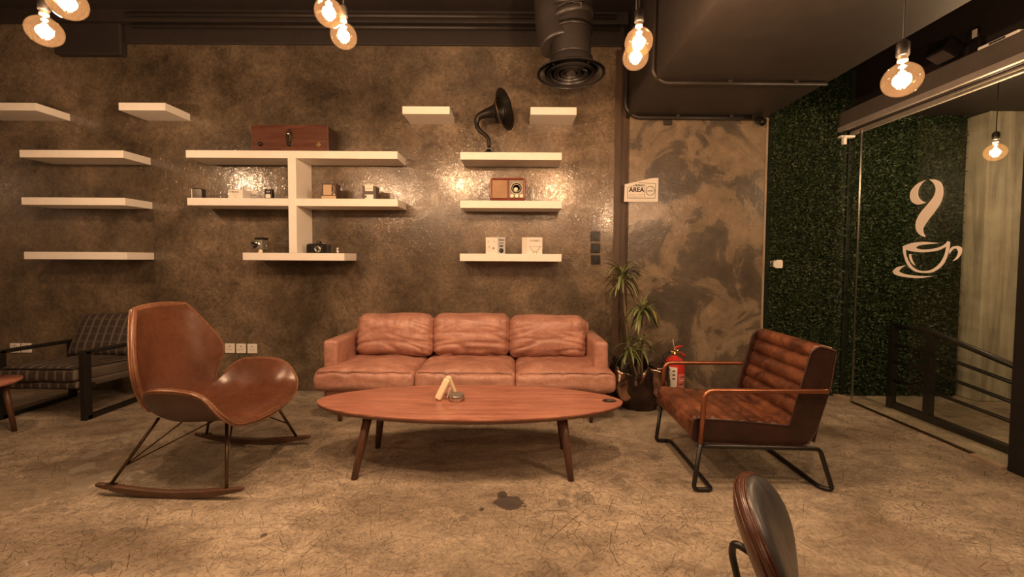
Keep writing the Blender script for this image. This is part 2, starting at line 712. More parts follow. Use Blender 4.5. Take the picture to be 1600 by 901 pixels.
M['sofa'] = leather('pink_tan_leather', (.31, .145, .105), (.50, .262, .198), .40, 3.2, 240, .12, .35, 8)
M['sofa_dark'] = plain('sofa_base_shadow_gap', (.05, .025, .018), .6)
M['tabletop'] = wood('walnut_tabletop', (.21, .070, .045), (.49, .215, .148), .32, 'X', 1.5, .25)
M['walnut'] = wood('walnut_legs', (.065, .028, .016), (.14, .062, .035), .4, 'Z')
M['table_edge'] = wood('walnut_edge', (.11, .045, .025), (.19, .08, .045), .45, 'X')
M['rocker_leather'] = leather('chestnut_leather', (.078, .028, .014), (.120, .044, .022), .27, 2.4, 300, .06, .03, 5)
M['rocker_outer'] = leather('dark_chestnut_leather', (.06, .026, .015), (.09, .038, .022), .36, 2.4, 300, .06, .03, 5)
M['rocker_edge'] = leather('worn_edge_leather', (.11, .044, .023), (.17, .075, .040), .26, 3, 300, .06, .03, 5)
M['rocker_piping'] = leather('tan_piping_leather', (.16, .068, .034), (.26, .12, .06), .3)
M['rocker_wood'] = wood('rocker_wood', (.06, .028, .016), (.13, .065, .036), .5, 'X')
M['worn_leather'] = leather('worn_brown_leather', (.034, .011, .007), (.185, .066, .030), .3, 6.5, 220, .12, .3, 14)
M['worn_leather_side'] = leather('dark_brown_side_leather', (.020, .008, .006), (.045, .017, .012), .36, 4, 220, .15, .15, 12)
M['seam_thread'] = plain('dark_brown_seam', (.035, .014, .009), .55)
M['pot_body'] = plain('dark_bronze_pot', (.05, .032, .026), .3, .7, var=.4, bs=16, bstr=.4)
M['check'] = m_check()
M['black_leather'] = leather('black_backrest_leather', (.030, .028, .030), (.055, .052, .055), .33, 3, 300, .08, .03, 5)
M['brown_rim'] = leather('brown_rim_leather', (.045, .017, .010), (.080, .030, .017), .28, 5, 300, .02, .02, 6)
M['bronze'] = plain('bronze_glaze', (.34, .215, .165), .2, .95, var=.5, bs=16, bstr=.4)
M['soil'] = plain('potting_soil', (.03, .02, .013), .95, var=.5, bs=60, bstr=1)
M['stem'] = plain('plant_cane', (.13, .095, .05), .7, var=.4, bs=70, bstr=.5)
M['leaf'] = NT('dracaena_leaf')
_t = M['leaf']
_g = _t.n('ShaderNodeNewGeometry')
M['leaf'] = _t.fin(_t.ramp(_g.outputs['Random Per Island'], [(0, (.05, .075, .022)), (.4, (.11, .14, .045)), (.75, (.24, .26, .10)), (.95, (.33, .27, .10)), (1, (.28, .15, .05))]), .42)
M['ext_red'] = plain('extinguisher_red', (.55, .035, .028), .3, var=.08)
M['paper'] = plain('white_paper', (.78, .74, .68), .6, var=.03)
M['print'] = plain('print_ink', (.03, .025, .022), .6)
M['print_grey'] = plain('faded_ink', (.28, .25, .22), .6)
M['hose'] = plain('black_rubber', (.012, .011, .010), .5)
M['brass'] = plain('brass', (.55, .38, .16), .3, .9)
M['steel'] = plain('brushed_steel', (.55, .52, .48), .28, 1.0, var=.08)
M['steel_dark'] = plain('dark_steel', (.26, .235, .20), .5, .5)
M['box_wood'] = wood('dark_red_wood', (.060, .022, .014), (.140, .055, .034), .3, 'X', 1.6)
M['box_side'] = wood('dark_wood_side', (.03, .014, .010), (.06, .028, .018), .4, 'Y', 1.6)
M['radio_red'] = plain('red_lacquer', (.20, .035, .022), .25)
M['radio_cloth'] = plain('speaker_cloth', (.36, .22, .13), .8, bs=200, bstr=.5)
M['radio_dial'] = plain('dial_glass', (.28, .24, .18), .2)
M['cream'] = plain('cream_dial', (.85, .76, .58), .3)
M['card_brown'] = plain('dark_brown_card', (.07, .04, .03), .6)
M['card_tan'] = plain('tan_card', (.50, .36, .22), .6, var=.04)
M['card_grey'] = plain('grey_brown_card', (.10, .078, .068), .6)
M['card_white'] = plain('white_card', (.74, .70, .64), .5, var=.04)
M['ash_lid'] = plain('grey_brown_lid', (.17, .14, .11), .5)
M['chrome'] = plain('chrome', (.72, .70, .66), .15, 1.0, var=.03)
M['header'] = plain('brown_grey_header', (.075, .062, .053), .5, bs=40, bstr=.1)
M['header_rail'] = plain('aluminium_rail', (.42, .37, .33), .4, .5)
M['wood_light'] = plain('pale_wood_block', (.80, .66, .47), .5, var=.06)
M['outer_concrete'] = NT('board_marked_concrete')
_t = M['outer_concrete']
_v = _t.map((7, 7, .5))
_n = _t.noise(1.5, 8, .65, .3, _v)
_n2 = _t.noise(3, 7, .65)
M['outer_concrete'] = _t.fin(_t.mix(.6, _t.ramp(_n, [(.3, (.16, .14, .105)), (.5, (.36, .33, .25)), (.7, (.48, .44, .34))]),
                                    _t.ramp(_n2, [(.3, .3), (.7, .66)]), 'OVERLAY'), .7, _t.bump(_n, .4, .01))
M['bulb_glass'] = m_glass('amber_bulb_glass', (1.0, .86, .66), 1.45, .0, ((1.0, .62, .30), .0032))
M['filament'] = emit('glowing_filament', (1.0, .74, .42), 40)

# ---------------------------------------------------------------- room shell
struct('floor', MB().bb((-5.3, -3.2, -.1), (7, 4.2, 0)), M['floor'])
struct('wall_back', MB().bb((-5.3, WY, 0), (.985, WY + .2, 3.60)), M['plaster'])
struct('wall_back_right', MB().bb((1.065, PY_, 0), (2.375, WY + .2, 2.665)), M['panel'])
struct('trim_1', MB().bb((.985, WY + .035, 0), (1.065, WY + .2, 3.6)), M['trim_brown'])
struct('trim_2', MB().bb((2.363, PY_ - .004, 0), (2.383, PY_ + .1, 2.66)), M['edge_plaster'])
struct('trim_3', MB().bb((.93, WY - .006, 0), (.985, WY + .02, 3.3)), M['trim_brown'])
struct('wall_left', MB().bb((-5.5, -3.2, 0), (-5.3, 4.2, 3.7)), M['plaster'])
struct('wall_rear', MB().bb((-5.3, -3.4, 0), (7, -3.2, 3.7)), M['plaster'])
struct('wall_right', MB().bb((7.0, -3.4, 0), (7.2, 4.2, 3.7)), M['plaster'])
struct('wall_back_outside', MB().bb((2.383, WY + .06, 0), (7, WY + .2, 3.7)), M['grass_back'])
struct('ceiling', MB().bb((-5.5, -3.4, 3.60), (7.2, 4.2, 3.75)), M['dark_ceiling'])
# dark painted band under the ceiling and the stepped ledges
mb = MB().bb((-3.72, WY - .03, 3.325), (1.02, WY, 3.6))
mb.bb((-5.3, WY - .10, 3.49), (1.02, WY - .03, 3.6))
struct('trim_4', mb, M['dark_ceiling'], bevel=.004)
struct('trim_5', MB().bb((-4.35, WY - .07, 3.20), (-3.725, WY - .001, 3.49)), M['dark_ceiling'], bevel=.01)
# dropped soffit
struct('ceiling_soffit', MB().bb((1.04, -3.2, 2.665), (2.36, PY_ + .05, 3.6)), M['dark_soffit'])
# header wall above the sliding glass
struct('wall_above_glass', MB().bb((GX + .12, -3.2, 2.70), (GX + .25, WY + .05, 3.6)), M['dark_ceiling'])
struct('ceiling_outside', MB().bb((GX + .25, -3.2, 2.68), (7, WY + .05, 2.8)), M['dark_ceiling'])


def tag2(o, label, cat, group=None):
    return tag(o, label, cat, group)


# conduits on the soffit
def conduit(pts, rad, r, label, clips):
    t = thing('conduit', label, 'pipe', pts[0])
    part('pipe', MB().tube(fillet(pts, rad), r, 10), M['pipe'], t)
    for c, d in clips:
        part('clip', MB().box(c, d), M['pipe'], t, bevel=.003)
    return t


conduit([(2.34, 3.16, 2.645), (1.10, 3.16, 2.645), (1.015, 3.14, 2.70), (1.015, 3.10, 3.58)], .09, .016,
        'black conduit crossing the dropped soffit and turning up its side', [((1.6, 3.16, 2.652), (.03, .05, .026)), ((2.1, 3.16, 2.652), (.03, .05, .026))])
conduit([(2.22, 3.915, 2.645), (1.10, 3.915, 2.645), (1.012, 3.915, 2.73), (1.012, 3.915, 3.56)], .08, .019,
        'black conduit along the top of the mottled concrete panel', [((1.5, 3.915, 2.655), (.03, .06, .03)), ((2.0, 3.915, 2.655), (.03, .06, .03))])
conduit([(-3.6, 3.85, 3.53), (.9, 3.85, 3.53)], .08, .02, 'upper dark conduit running along the ceiling edge', [])
conduit([(-3.6, 3.90, 3.455), (.95, 3.90, 3.455)], .08, .02, 'lower dark conduit running under the ceiling edge', [])

# little dark lamp at the end of the lower conduit
t = thing('spotlight', 'small dark spotlight above the top right corner of the concrete panel', 'spotlight', (2.24, 3.90, 2.665))
part('bracket', MB().box((2.24, 3.90, 2.645), (.10, .05, .04)), M['iron'], t, bevel=.006)
part('lamp_head', MB().lathe([(.012, -.05), (.034, -.04), (.038, .0), (.03, .035), (.034, .04)], (2.255, 3.86, 2.60), 20, (.2, -.7, -.5)), M['iron'], t)
part('lens', MB().lathe([(.0, .036), (.028, .037)], (2.255, 3.86, 2.60), 20, (.2, -.7, -.5)), M['chrome'], t)
# small junction box on the panel
t = thing('junction_box', 'small dark junction box at the top left of the concrete panel', 'junction box', (1.42, PY_, 2.60))
part('box_body', MB().box((1.42, PY_ - .015, 2.605), (.075, .03, .045)), M['pipe'], t, bevel=.006)
part('cable_gland', MB().tube([(1.42, PY_ - .015, 2.62), (1.42, PY_ - .02, 2.64)], .01, 8), M['pipe'], t)

# ---------------------------------------------------------------- glass partition
t = thing('glass_partition', 'tall frameless glass partition with a cup decal, right of the armchair', 'glass partition', (GX, 3.7, 0))
part('glass_pane', MB().bb((GX - .005, 2.515, .012), (GX + .005, 3.74, 2.49)), M['glass'], t)
part('glass_pane', MB().bb((GX - .005, 1.30, .012), (GX + .005, 2.40, 2.49)), M['glass'], t)
part('edge_strip', MB().bb((GX - .007, 3.738, .012), (GX + .007, 3.748, 2.49)), M['steel'], t)
part('floor_channel', MB().bb((GX - .014, 1.30, 0), (GX + .014, 3.74, .010)), M['rod'], t)
o = struct('trim_6', MB().bb((GX - .03, 3.76, 0), (GX + .02, 3.93, .018)), M['edge_plaster'])
o = struct('door_1', MB().bb((GX - .03, 2.40, 0), (GX + .035, 2.515, 2.49)), M['black_metal'], bevel=.004)
struct('trim_7', MB().bb((GX - .06, 2.52, 0), (GX - .0, 2.70, .02)), M['edge_plaster'])
# header
t = thing('sliding_door_header', 'long grey door header with pale rails running above the glass', 'door header', (GX, 3.9, 2.49))
part('casing', MB().bb((GX - .06, -2.5, 2.56), (GX + .24, WY - .02, 2.70)), M['header'], t, bevel=.004)
part('rail', MB().bb((GX - .075, -2.5, 2.515), (GX - .045, WY - .05, 2.562)), M['header_rail'], t, bevel=.003)
part('rail', MB().bb((GX + .05, -2.5, 2.488), (GX + .075, WY - .05, 2.562)), M['header_rail'], t, bevel=.003)
part('slot', MB().bb((GX - .045, -2.5, 2.53), (GX + .05, WY - .05, 2.562)), M['black_metal'], t)
part('brush_tube', MB().tube([(GX + .01, -2.4, 2.505), (GX + .01, 3.0, 2.505)], .011, 10), M['header_rail'], t)
part('end_bracket', MB().box((GX - .01, WY - .08, 2.47), (.13, .05, .02)).box((GX - .03, WY - .08, 2.43), (.03, .03, .06)), M['socket'], t, bevel=.003)
t = thing('motion_sensor', 'white sensor cap sitting on top of the door header', 'sensor', (3.0, 2.66, 2.70))
part('housing', MB().bb((GX - .05, 2.55, 2.70), (GX + .02, 2.78, 2.725)), M['socket'], t, bevel=.008)
part('lens', MB().bb((GX - .052, 2.62, 2.706), (GX - .049, 2.71, 2.718)), M['print'], t)
# exit lamp on dark wall above header
c = PX(1521, 72, 3.17)
t = thing('emergency_light', 'small dark emergency light with a pale label above the door header', 'light fitting', c)
part('body', MB().box((GX + .10, c.y, c.z), (.05, .07, .10)), M['iron'], t, bevel=.006)
part('label_plate', MB().box((GX + .074, c.y, c.z + .085), (.006, .028, .055)), M['card_white'], t)
part('cable', MB().tube([(GX + .10, c.y, c.z + .04), (GX + .09, c.y, c.z + .13)], .012, 8), M['iron'], t)
c = PX(1466, 80, 3.08)
t = thing('floodlight', 'dark wedge shaped floodlight on the black wall above the door header', 'floodlight', (GX + .12, c.y, c.z))
R3 = Matrix.Rotation(.5, 3, 'Y')
part('housing', MB().box((GX + .02, c.y, c.z), (.13, .15, .10), R=R3), M['iron'], t, bevel=.008)
part('bracket', MB().box((GX + .09, c.y, c.z + .02), (.06, .03, .03)), M['iron'], t)
part('front_glass', MB().box(Vector((GX + .02, c.y, c.z)) + R3 @ Vector((0, 0, -.052)), (.10, .12, .006), R=R3), M['card_grey'], t)
# ---------------------------------------------------------------- artificial grass
rng = np.random.default_rng(3)


def grass_panel(x0, x1, z0, z1, y, n, label):
    N = n
    cx = rng.uniform(x0 + .03, x1 - .03, N)
    cz = rng.uniform(z0, z1, N)
    cy = y - rng.uniform(0.008, .05, N)
    d = np.stack([rng.normal(0, .75, N), -np.abs(rng.normal(.55, .35, N)), rng.normal(.0, .75, N)], 1)
    d /= np.linalg.norm(d, axis=1)[:, None]
    L = rng.uniform(.018, .042, N)
    wd = rng.uniform(.0035, .008, N)
    rv = rng.normal(size=(N, 3))
    sd = np.cross(d, rv)
    sd /= np.linalg.norm(sd, axis=1)[:, None]
    b = np.stack([cx, cy, cz], 1)
    v = np.empty((N, 4, 3))
    v[:, 0] = b
    v[:, 1] = b + d * (L * .5)[:, None] + sd * wd[:, None]
    v[:, 2] = b + d * L[:, None]
    v[:, 3] = b + d * (L * .5)[:, None] - sd * wd[:, None]
    me = bpy.data.meshes.new('artificial_grass')
    me.vertices.add(N * 4)
    me.vertices.foreach_set('co', v.reshape(-1))
    me.loops.add(N * 4)
    me.loops.foreach_set('vertex_index', np.arange(N * 4))
    me.polygons.add(N)
    me.polygons.foreach_set('loop_start', np.arange(N) * 4)
    me.update(calc_edges=True)
    me.validate()
    me.materials.append(M['grass'])
    o = bpy.data.objects.new('artificial_grass', me)
    COL.objects.link(o)
    o['label'] = label
    o['category'] = 'artificial grass'
    o['kind'] = 'stuff'


struct('wall_green_board', MB().bb((2.385, WY - .01, .0), (3.155, WY + .06, 3.12)).bb((3.172, WY - .01, .0), (6.2, WY + .06, 3.12)), M['grass_back'])
grass_panel(2.39, 3.145, .0, 3.1, WY - .01, 30000, 'artificial green hedge panel between the concrete panel and the glass edge')
grass_panel(3.175, 4.27, .0, 2.68, WY - .01, 42000, 'artificial green hedge panel seen through the glass partition')
grass_panel(4.9, 5.9, .0, 2.68, WY - .01, 9000, 'artificial green hedge strip right of the outside column')
struct('wall_column', MB().bb((4.30, 3.78, 0), (4.90, 4.04, 2.68)), M['outer_concrete'], bevel=.01)
# broken wall plate on the grass
c = P(1211, 412, WY - .05)
poly = [(-.04, .035), (-.02, .028), (-.012, .037), (.03, .038), (.042, .028), (.044, -.03), (.034, -.04), (-.026, -.04), (-.028, -.032), (-.043, -.028), (-.038, -.012), (-.044, -.002), (-.036, .006)]
t = thing('wall_plate', 'small broken white wall plate in the artificial grass', 'wall plate', (c.x, WY - .01, c.z))
part('plate', MB().prism(poly, lambda x, y, t_: Vector((c.x + x, t_, c.z + y)), WY - .10, WY - .09), M['socket'], t, bevel=.002)
part('back_box', MB().box((c.x, WY - .055, c.z), (.055, .075, .055)), M['socket'], t)

# outside railing
t = thing('stair_railing', 'black metal railing with four sloping bars behind the glass', 'railing', (3.34, 3.31, 0))
rx = 3.37
part('post', MB().box((rx, 3.31, .37), (.05, .05, .74)), M['black_metal'], t, bevel=.003)
part('post', MB().box((rx - .02, 3.62, .37), (.05, .05, .74)), M['black_metal'], t, bevel=.003)
rails = [(.735, .585, .022), (.565, .475, .014), (.415, .345, .014), (.25, .215, .014)]
for z0, z1, r in rails:
    k = (z1 - z0) / .62
    part('rail', MB().tube(fillet([(rx - .02, 3.62, z0), (rx, 3.31, z0), (rx, 2.1, z0 + k * 1.21)], .02), r, 10), M['black_metal'], t)
part('post', MB().box((rx, 2.1, .26), (.05, .05, .52)), M['black_metal'], t, bevel=.003)
part('shadow_band_slab', MB().bb((rx - .03, 2.0, 0), (rx + .03, 3.65, .05)), M['black_metal'], t)  # dark slab put in for the band of shadow at the railing foot

# ---------------------------------------------------------------- cup decal on the glass
def zoom5(x, y):
    return PX(1180 + x / 3.219, 180 + y / 3.219, GX - .006)


def smooth2(pts, n=5):
    v = [Vector((x, y)) for x, y in pts]
    N = len(v)
    sharp = []
    for i in range(N):
        a = (v[i - 1] - v[i]).normalized()
        b = (v[(i + 1) % N] - v[i]).normalized()
        sharp.append(a.dot(b) > -.25)
    out = []
    for i in range(N):
        p1, p2 = v[i], v[(i + 1) % N]
        p0 = v[i - 1] if not sharp[i] else p1 * 2 - p2
        p3 = v[(i + 2) % N] if not sharp[(i + 1) % N] else p2 * 2 - p1
        for k in range(n):
            t_ = k / n
            out.append(0.5 * (2 * p1 + (p2 - p0) * t_ + (2 * p0 - 5 * p1 + 4 * p2 - p3) * t_ * t_ + (3 * p1 - p0 - 3 * p2 + p3) * t_ ** 3))
    return [(p.x, p.y) for p in out]


shapes = {
    'steam': [[(858, 325), (815, 345), (785, 378), (779, 412), (792, 438), (820, 449), (858, 440), (836, 428), (820, 405), (822, 372), (838, 345)],
              [(875, 322), (912, 325), (938, 346), (947, 388), (935, 438), (902, 488), (866, 535), (845, 575), (857, 613), (832, 603), (811, 578), (808, 540), (828, 495), (868, 447), (898, 408), (908, 372), (898, 342)]],
    'cup': [[(742, 658), (790, 642), (850, 636), (928, 643), (870, 648), (825, 655), (808, 666), (825, 673), (870, 674), (920, 665), (952, 650), (968, 633), (981, 642), (970, 700), (945, 752), (900, 786), (850, 793), (800, 783), (765, 750), (747, 700)],
            ],
    'cup_handle': [[(978, 678), (990, 663), (1018, 657), (1040, 668), (1038, 695), (1018, 722), (992, 734), (1012, 712), (1021, 688), (1014, 670), (997, 673), (976, 700)]],
    'cup_highlight': [[(774, 699), (784, 698), (790, 725), (806, 757), (788, 742), (777, 722)]],
    'saucer': [[(757, 754), (715, 764), (691, 783), (705, 801), (760, 814), (830, 818), (902, 808), (840, 808), (780, 803), (738, 793), (723, 784), (735, 770)]],
}
inner_bowl = [(757, 676), (790, 684), (840, 689), (890, 685), (930, 676), (962, 660), (952, 702), (930, 742), (893, 773), (850, 783), (806, 772), (777, 742), (761, 705)]
t = thing('cup_decal', 'large cream coffee cup decal with curling steam on the glass', 'decal', zoom5(850, 818))


def decal_poly(mb, outline, hole=None):
    loops = [outline] + ([hole] if hole else [])
    tri = tessellate_polygon([[Vector((x, y, 0)) for x, y in l] for l in loops])
    allp = [p for l in loops for p in l]
    th = Vector((.0015, 0, 0))
    pts = [zoom5(*p) for p in allp]
    n = len(pts)
    mb.add(pts + [p - th for p in pts], [tuple(q) for q in tri] + [tuple(n + i for i in q[::-1]) for q in tri], False)
    o_ = 0
    for l in loops:
        m = len(l)
        mb.add(pts[o_:o_ + m] + [p - th for p in pts[o_:o_ + m]], [(i, (i + 1) % m, m + (i + 1) % m, m + i) for i in range(m)], False)
        o_ += m


for nm, ls in shapes.items():
    for l in ls:
        mb = MB()
        decal_poly(mb, smooth2(l), smooth2(inner_bowl) if nm == 'cup' else None)
        part(nm, mb, M['decal'], t)

# ---------------------------------------------------------------- wall shelves
SD = 3.70


def shelf_geo(x0, x1, y0, y1):
    a = P(x0, y0, SD)
    b = P(x1, y1, SD)
    return a, b


def board(x0, yt0, x1, yt1, th=.067, left_open=None):
    a, b = P(x0, yt0, SD), P(x1, yt1, SD)
    z = (a.z + b.z) / 2
    return (left_open if left_open is not None else a.x), b.x, z


SH = {}
specs = [
    ('top_left', -60, 160, 56, 160.5, 'white floating shelf cut by the left frame edge'),
    ('top_second', 185, 160, 258, 160.5, 'short white floating shelf high on the wall, second from the left'),
    ('left_a', 30, 233.5, 192, 235, 'topmost of three stacked white shelves at far left'),
    ('left_b', 33, 308, 195, 309, 'middle of three stacked white shelves at far left'),
    ('left_c', 37, 393, 198, 394, 'lowest of three stacked white shelves at far left'),
    ('top_third', 628.5, 165.5, 702.5, 166.5, 'short empty white shelf high on the wall left of the horn'),
    ('top_fourth', 829, 167, 901, 167.5, 'short empty white shelf high on the wall right of the horn'),
    ('right_a', 719, 237.5, 878, 238, 'white floating shelf carrying the black gramophone horn'),
    ('right_b', 719, 313, 878, 313.5, 'white floating shelf carrying the red radio'),
    ('right_c', 718.5, 396, 877.5, 397, 'white floating shelf carrying two white cartons'),
]
for key, x0, y0, x1, y1, lab in specs:
    xa, xb, z = board(x0, y0, x1, y1)
    t = thing('wall_shelf', lab, 'shelf', ((xa + xb) / 2, WY, z - .067))
    part('board', MB().bb((xa, SD, z - .067), (xb, WY, z)), M['shelf'], t, bevel=.0025)
    SH[key] = (xa, xb, z)
# tree shaped unit
t = thing('shelf_unit', 'large white branching wall shelf with one upright and three boards', 'shelf', (-1.92, WY, 1.3))
ux0, ux1 = P(450.5, 300, SD).x, P(463, 300, SD).x
for key, x0, y0, x1, y1 in (('mid_a', 290, 234, 621, 236.5), ('mid_b', 292, 309, 621.5, 310.5), ('mid_c', 379, 394, 538, 396)):
    xa, xb, z = board(x0, y0, x1, y1)
    part('board', MB().bb((xa, SD, z - .067), (xb, WY, z)), M['shelf'], t, bevel=.0025)
    SH[key] = (xa, xb, z)
part('upright', MB().bb((ux0, SD - .003, SH['mid_c'][2]), (ux1, WY, SH['mid_a'][2] - .067)), M['shelf'], t, bevel=.002)


def sx(px, Y):
    return P(px, 300, Y).x


# wooden box (old radio) on the unit
Z = SH['mid_a'][2]
Yf = 3.73
x0, x1 = P(393.5, 215, Yf).x, P(513, 215, Yf).x
h = P(400, 195.5, Yf).z - Z
t = thing('wooden_box', 'dark reddish wooden box with brass lock plate on top of the branching shelf', 'wooden box', ((x0 + x1) / 2, Yf + .1, Z))
part('body', MB().bb((x0 + .006, Yf + .01, Z + .008), (x1 - .002, Yf + .21, Z + h)), M['box_side'], t, bevel=.006)
part('front_panel', MB().bb((x0, Yf - .002, Z + .012), (x1, Yf + .012, Z + h - .004)), M['box_wood'], t, bevel=.004)
fr = MB().bb((x0 - .002, Yf - .008, Z + .002), (x1 + .002, Yf + .01, Z + .014)).bb((x1 - .012, Yf - .007, Z + .01), (x1 + .002, Yf + .01, Z + h)).bb((x0 - .002, Yf - .006, Z + .01), (x0 + .006, Yf + .01, Z + h)).bb((x0 - .002, Yf - .006, Z + h - .006), (x1 + .002, Yf + .01, Z + h + .003))
part('frame', fr, M['box_wood'], t, bevel=.003)
xm = x0 + (x1 - x0) * .495
esc = part('lock_plate', MB().prism([(.033 * cos(a), .080 * sin(a)) for a in np.linspace(0, 2 * pi, 28, endpoint=False)], lambda x, y, q: Vector((xm + x, q, Z + h * .52 + y)), Yf - .008, Yf - .001), M['rod'], t, bevel=.002)
part('latch', MB().lathe([(.0, 0), (.012, .004), (.014, .014), (.008, .022), (0, .024)], (xm, Yf - .008, Z + h * .66), 14, (0, -1, 0)).box((xm + .002, Yf - .016, Z + h * .58), (.012, .012, .05)), M['chrome'], esc)
part('knob', MB().lathe([(.016, 0), (.018, .01), (.012, .02), (0, .023)], (xm, Yf - .008, Z + h * .27), 16, (0, -1, 0)), M['black_metal'], esc)
part('knob', MB().lathe([(.018, 0), (.020, .01), (.013, .02), (0, .024)], (x0 + (x1 - x0) * .115, Yf - .002, Z + h * .27), 16, (0, -1, 0)), M['black_metal'], t)
xd = x0 + (x1 - x0) * .875
part('keyhole_plate', MB().prism([(.022, 0), (0, .026), (-.022, 0), (0, -.026)], lambda x, y, q: Vector((xd + x, q, Z + h * .27 + y)), Yf - .006, Yf - .001).lathe([(.008, 0), (.008, .006)], (xd, Yf - .006, Z + h * .27), 10, (0, -1, 0)), M['brass'], t)

# -- small items, middle board, left side
Z = SH['mid_b'][2]


def px_box(px0, px1, ytop, Y, Z):
    a, b = P(px0, ytop, Y), P(px1, ytop, Y)
    return a.x, b.x, a.z - Z


x0, x1, h = px_box(301, 314, 294, 3.74, Z)
t = thing('small_tin', 'tiny dark tin with a mottled silver face at left end of middle board', 'tin', ((x0 + x1) / 2, 3.78, Z))
part('body', MB().bb((x0 - .012, 3.745, Z), (x1, 3.80, Z + h)), M['black_metal'], t, bevel=.004)
part('face_plate', MB().bb((x0 + .004, 3.738, Z + .004), (x1, 3.746, Z + h - .006)), M['chrome'], t, bevel=.002)
part('side_strip', MB().bb((x0 - .016, 3.742, Z), (x0 - .008, 3.76, Z + h - .004)), M['card_white'], t)

x0, x1, h = px_box(356.5, 379, 296, 3.73, Z)
t = thing('white_box', 'small white carton with grey lettering on the left half of the middle board', 'carton', ((x0 + x1) / 2, 3.77, Z))
q = part('carton', MB().bb((x0, 3.73, Z), (x1, 3.84, Z + h)).add([(x0, 3.73, Z), (x0, 3.73, Z + h), (x0 - .035, 3.80, Z + h), (x0 - .035, 3.80, Z), (x0, 3.84, Z + h), (x0, 3.84, Z)], [(0, 1, 2, 3), (1, 4, 2), (0, 3, 5), (3, 2, 4, 5)], False), M['card_white'], t, bevel=.0015)
text("V MOCA", .022, ((x0 + x1) / 2 - .01, 3.7285, Z + h * .74), M['print_grey'], q, bold=.0006)
part('printed_line', MB().box(((x0 + x1) / 2, 3.7288, Z + h * .42), (.04, .001, .003)), M['print_grey'], q)
part('printed_line', MB().box(((x0 + x1) / 2, 3.7288, Z + h * .12), (.03, .001, .003)), M['print_grey'], q)

x0, x1, h = px_box(412.5, 424, 294.5, 3.76, Z)
t = thing('miniature_camera', 'tiny dark figurine-sized camera beside the upright on the middle board', 'camera', ((x0 + x1) / 2, 3.79, Z))
xc = (x0 + x1) / 2
part('body', MB().bb((x0, 3.765, Z), (x1, 3.81, Z + h * .98)), M['iron'], t, bevel=.005)
part('round_dial', MB().lathe([(.017, 0), (.018, .008), (0, .011)], (xc + .004, 3.765, Z + h * .74), 16, (0, -1, 0)), M['chrome'], t)
part('front_plate', MB().bb((x0 + .014, 3.758, Z + .012), (x1 - .01, 3.766, Z + .045)), M['card_white'], t)

# right side of middle board
x0, x1, h = px_box(502.5, 525, 286.5, 3.73, Z)
t = thing('brown_box', 'dark brown carton printed with a tan mug on the middle board', 'carton', ((x0 + x1) / 2, 3.78, Z))
q = part('carton', MB().bb((x0, 3.73, Z), (x1, 3.83, Z + h)), M['card_brown'], t, bevel=.002)
w_ = x1 - x0
part('tan_band', MB().bb((x0 - .001, 3.727, Z + .001), (x1 - .001, 3.732, Z + h * .2)), M['card_tan'], q)
mg = MB().prism([(x0 + w_ * .12, Z + h * .26), (x0 + w_ * .69, Z + h * .26), (x0 + w_ * .69, Z + h * .92), (x0 + w_ * .12, Z + h * .92)], lambda x, y, s_: Vector((x, s_, y)), 3.727, 3.731)
hx, hz = x0 + w_ * .70, Z + h * .62
mg.tube([(hx, 3.729, hz + h * .22), (hx + w_ * .16, 3.729, hz + h * .2), (hx + w_ * .18, 3.729, hz), (hx + w_ * .10, 3.729, hz - h * .2), (hx, 3.729, hz - h * .22)], .003, 6)
part('mug_print', mg, M['card_tan'], q)
part('badge', MB().lathe([(.008, 0), (.008, .002)], (x0 + w_ * .86, 3.73, Z + h * .3), 12, (0, -1, 0)), M['card_white'], q)

x0, x1, h = px_box(566.5, 587, 290.5, 3.73, Z)
t = thing('grey_box', 'grey brown carton with two white labels at right end of middle board', 'carton', ((x0 + x1) / 2, 3.78, Z))
w_ = x1 - x0
q = part('carton', MB().bb((x0, 3.73, Z), (x1, 3.83, Z + h)).add([(x0, 3.73, Z), (x0, 3.73, Z + h), (x0 - .022, 3.80, Z + h), (x0 - .022, 3.80, Z)], [(0, 1, 2, 3)], False), M['card_grey'], t, bevel=.002)
part('label_sticker', MB().bb((x0 + w_ * .2, 3.726, Z + h * .02), (x0 + w_ * .82, 3.731, Z + h * .36)), M['card_white'], q)
part('label_sticker', MB().bb((x0 + w_ * .2, 3.726, Z + h * .62), (x0 + w_ * .80, 3.731, Z + h + .002)), M['card_white'], q)
part('lid_flap', MB().bb((x0 + w_ * .14, 3.73, Z + h), (x0 + w_ * .84, 3.80, Z + h + .012)), M['card_white'], q, bevel=.002)
part('printed_mark', MB().box((x0 + w_ * .26, 3.7255, Z + h * .2), (.012, .001, .018)), M['print'], q)
part('printed_line', MB().box((x0 + w_ * .5, 3.7255, Z + h * .82), (.05, .001, .004)), M['print_grey'], q)

# bottom board: cine camera, folding camera, glass bit
Z = SH['mid_c'][2]
Yc = 3.80
c = P(404, 384, Yc)
k = Yc / 640
t = thing('cine_camera', 'vintage silver and black cine camera with turret lenses on lowest board', 'camera', (c.x, Yc, Z))
zc = c.z


def loc(px, py, Y):
    return P(px, py, Y)


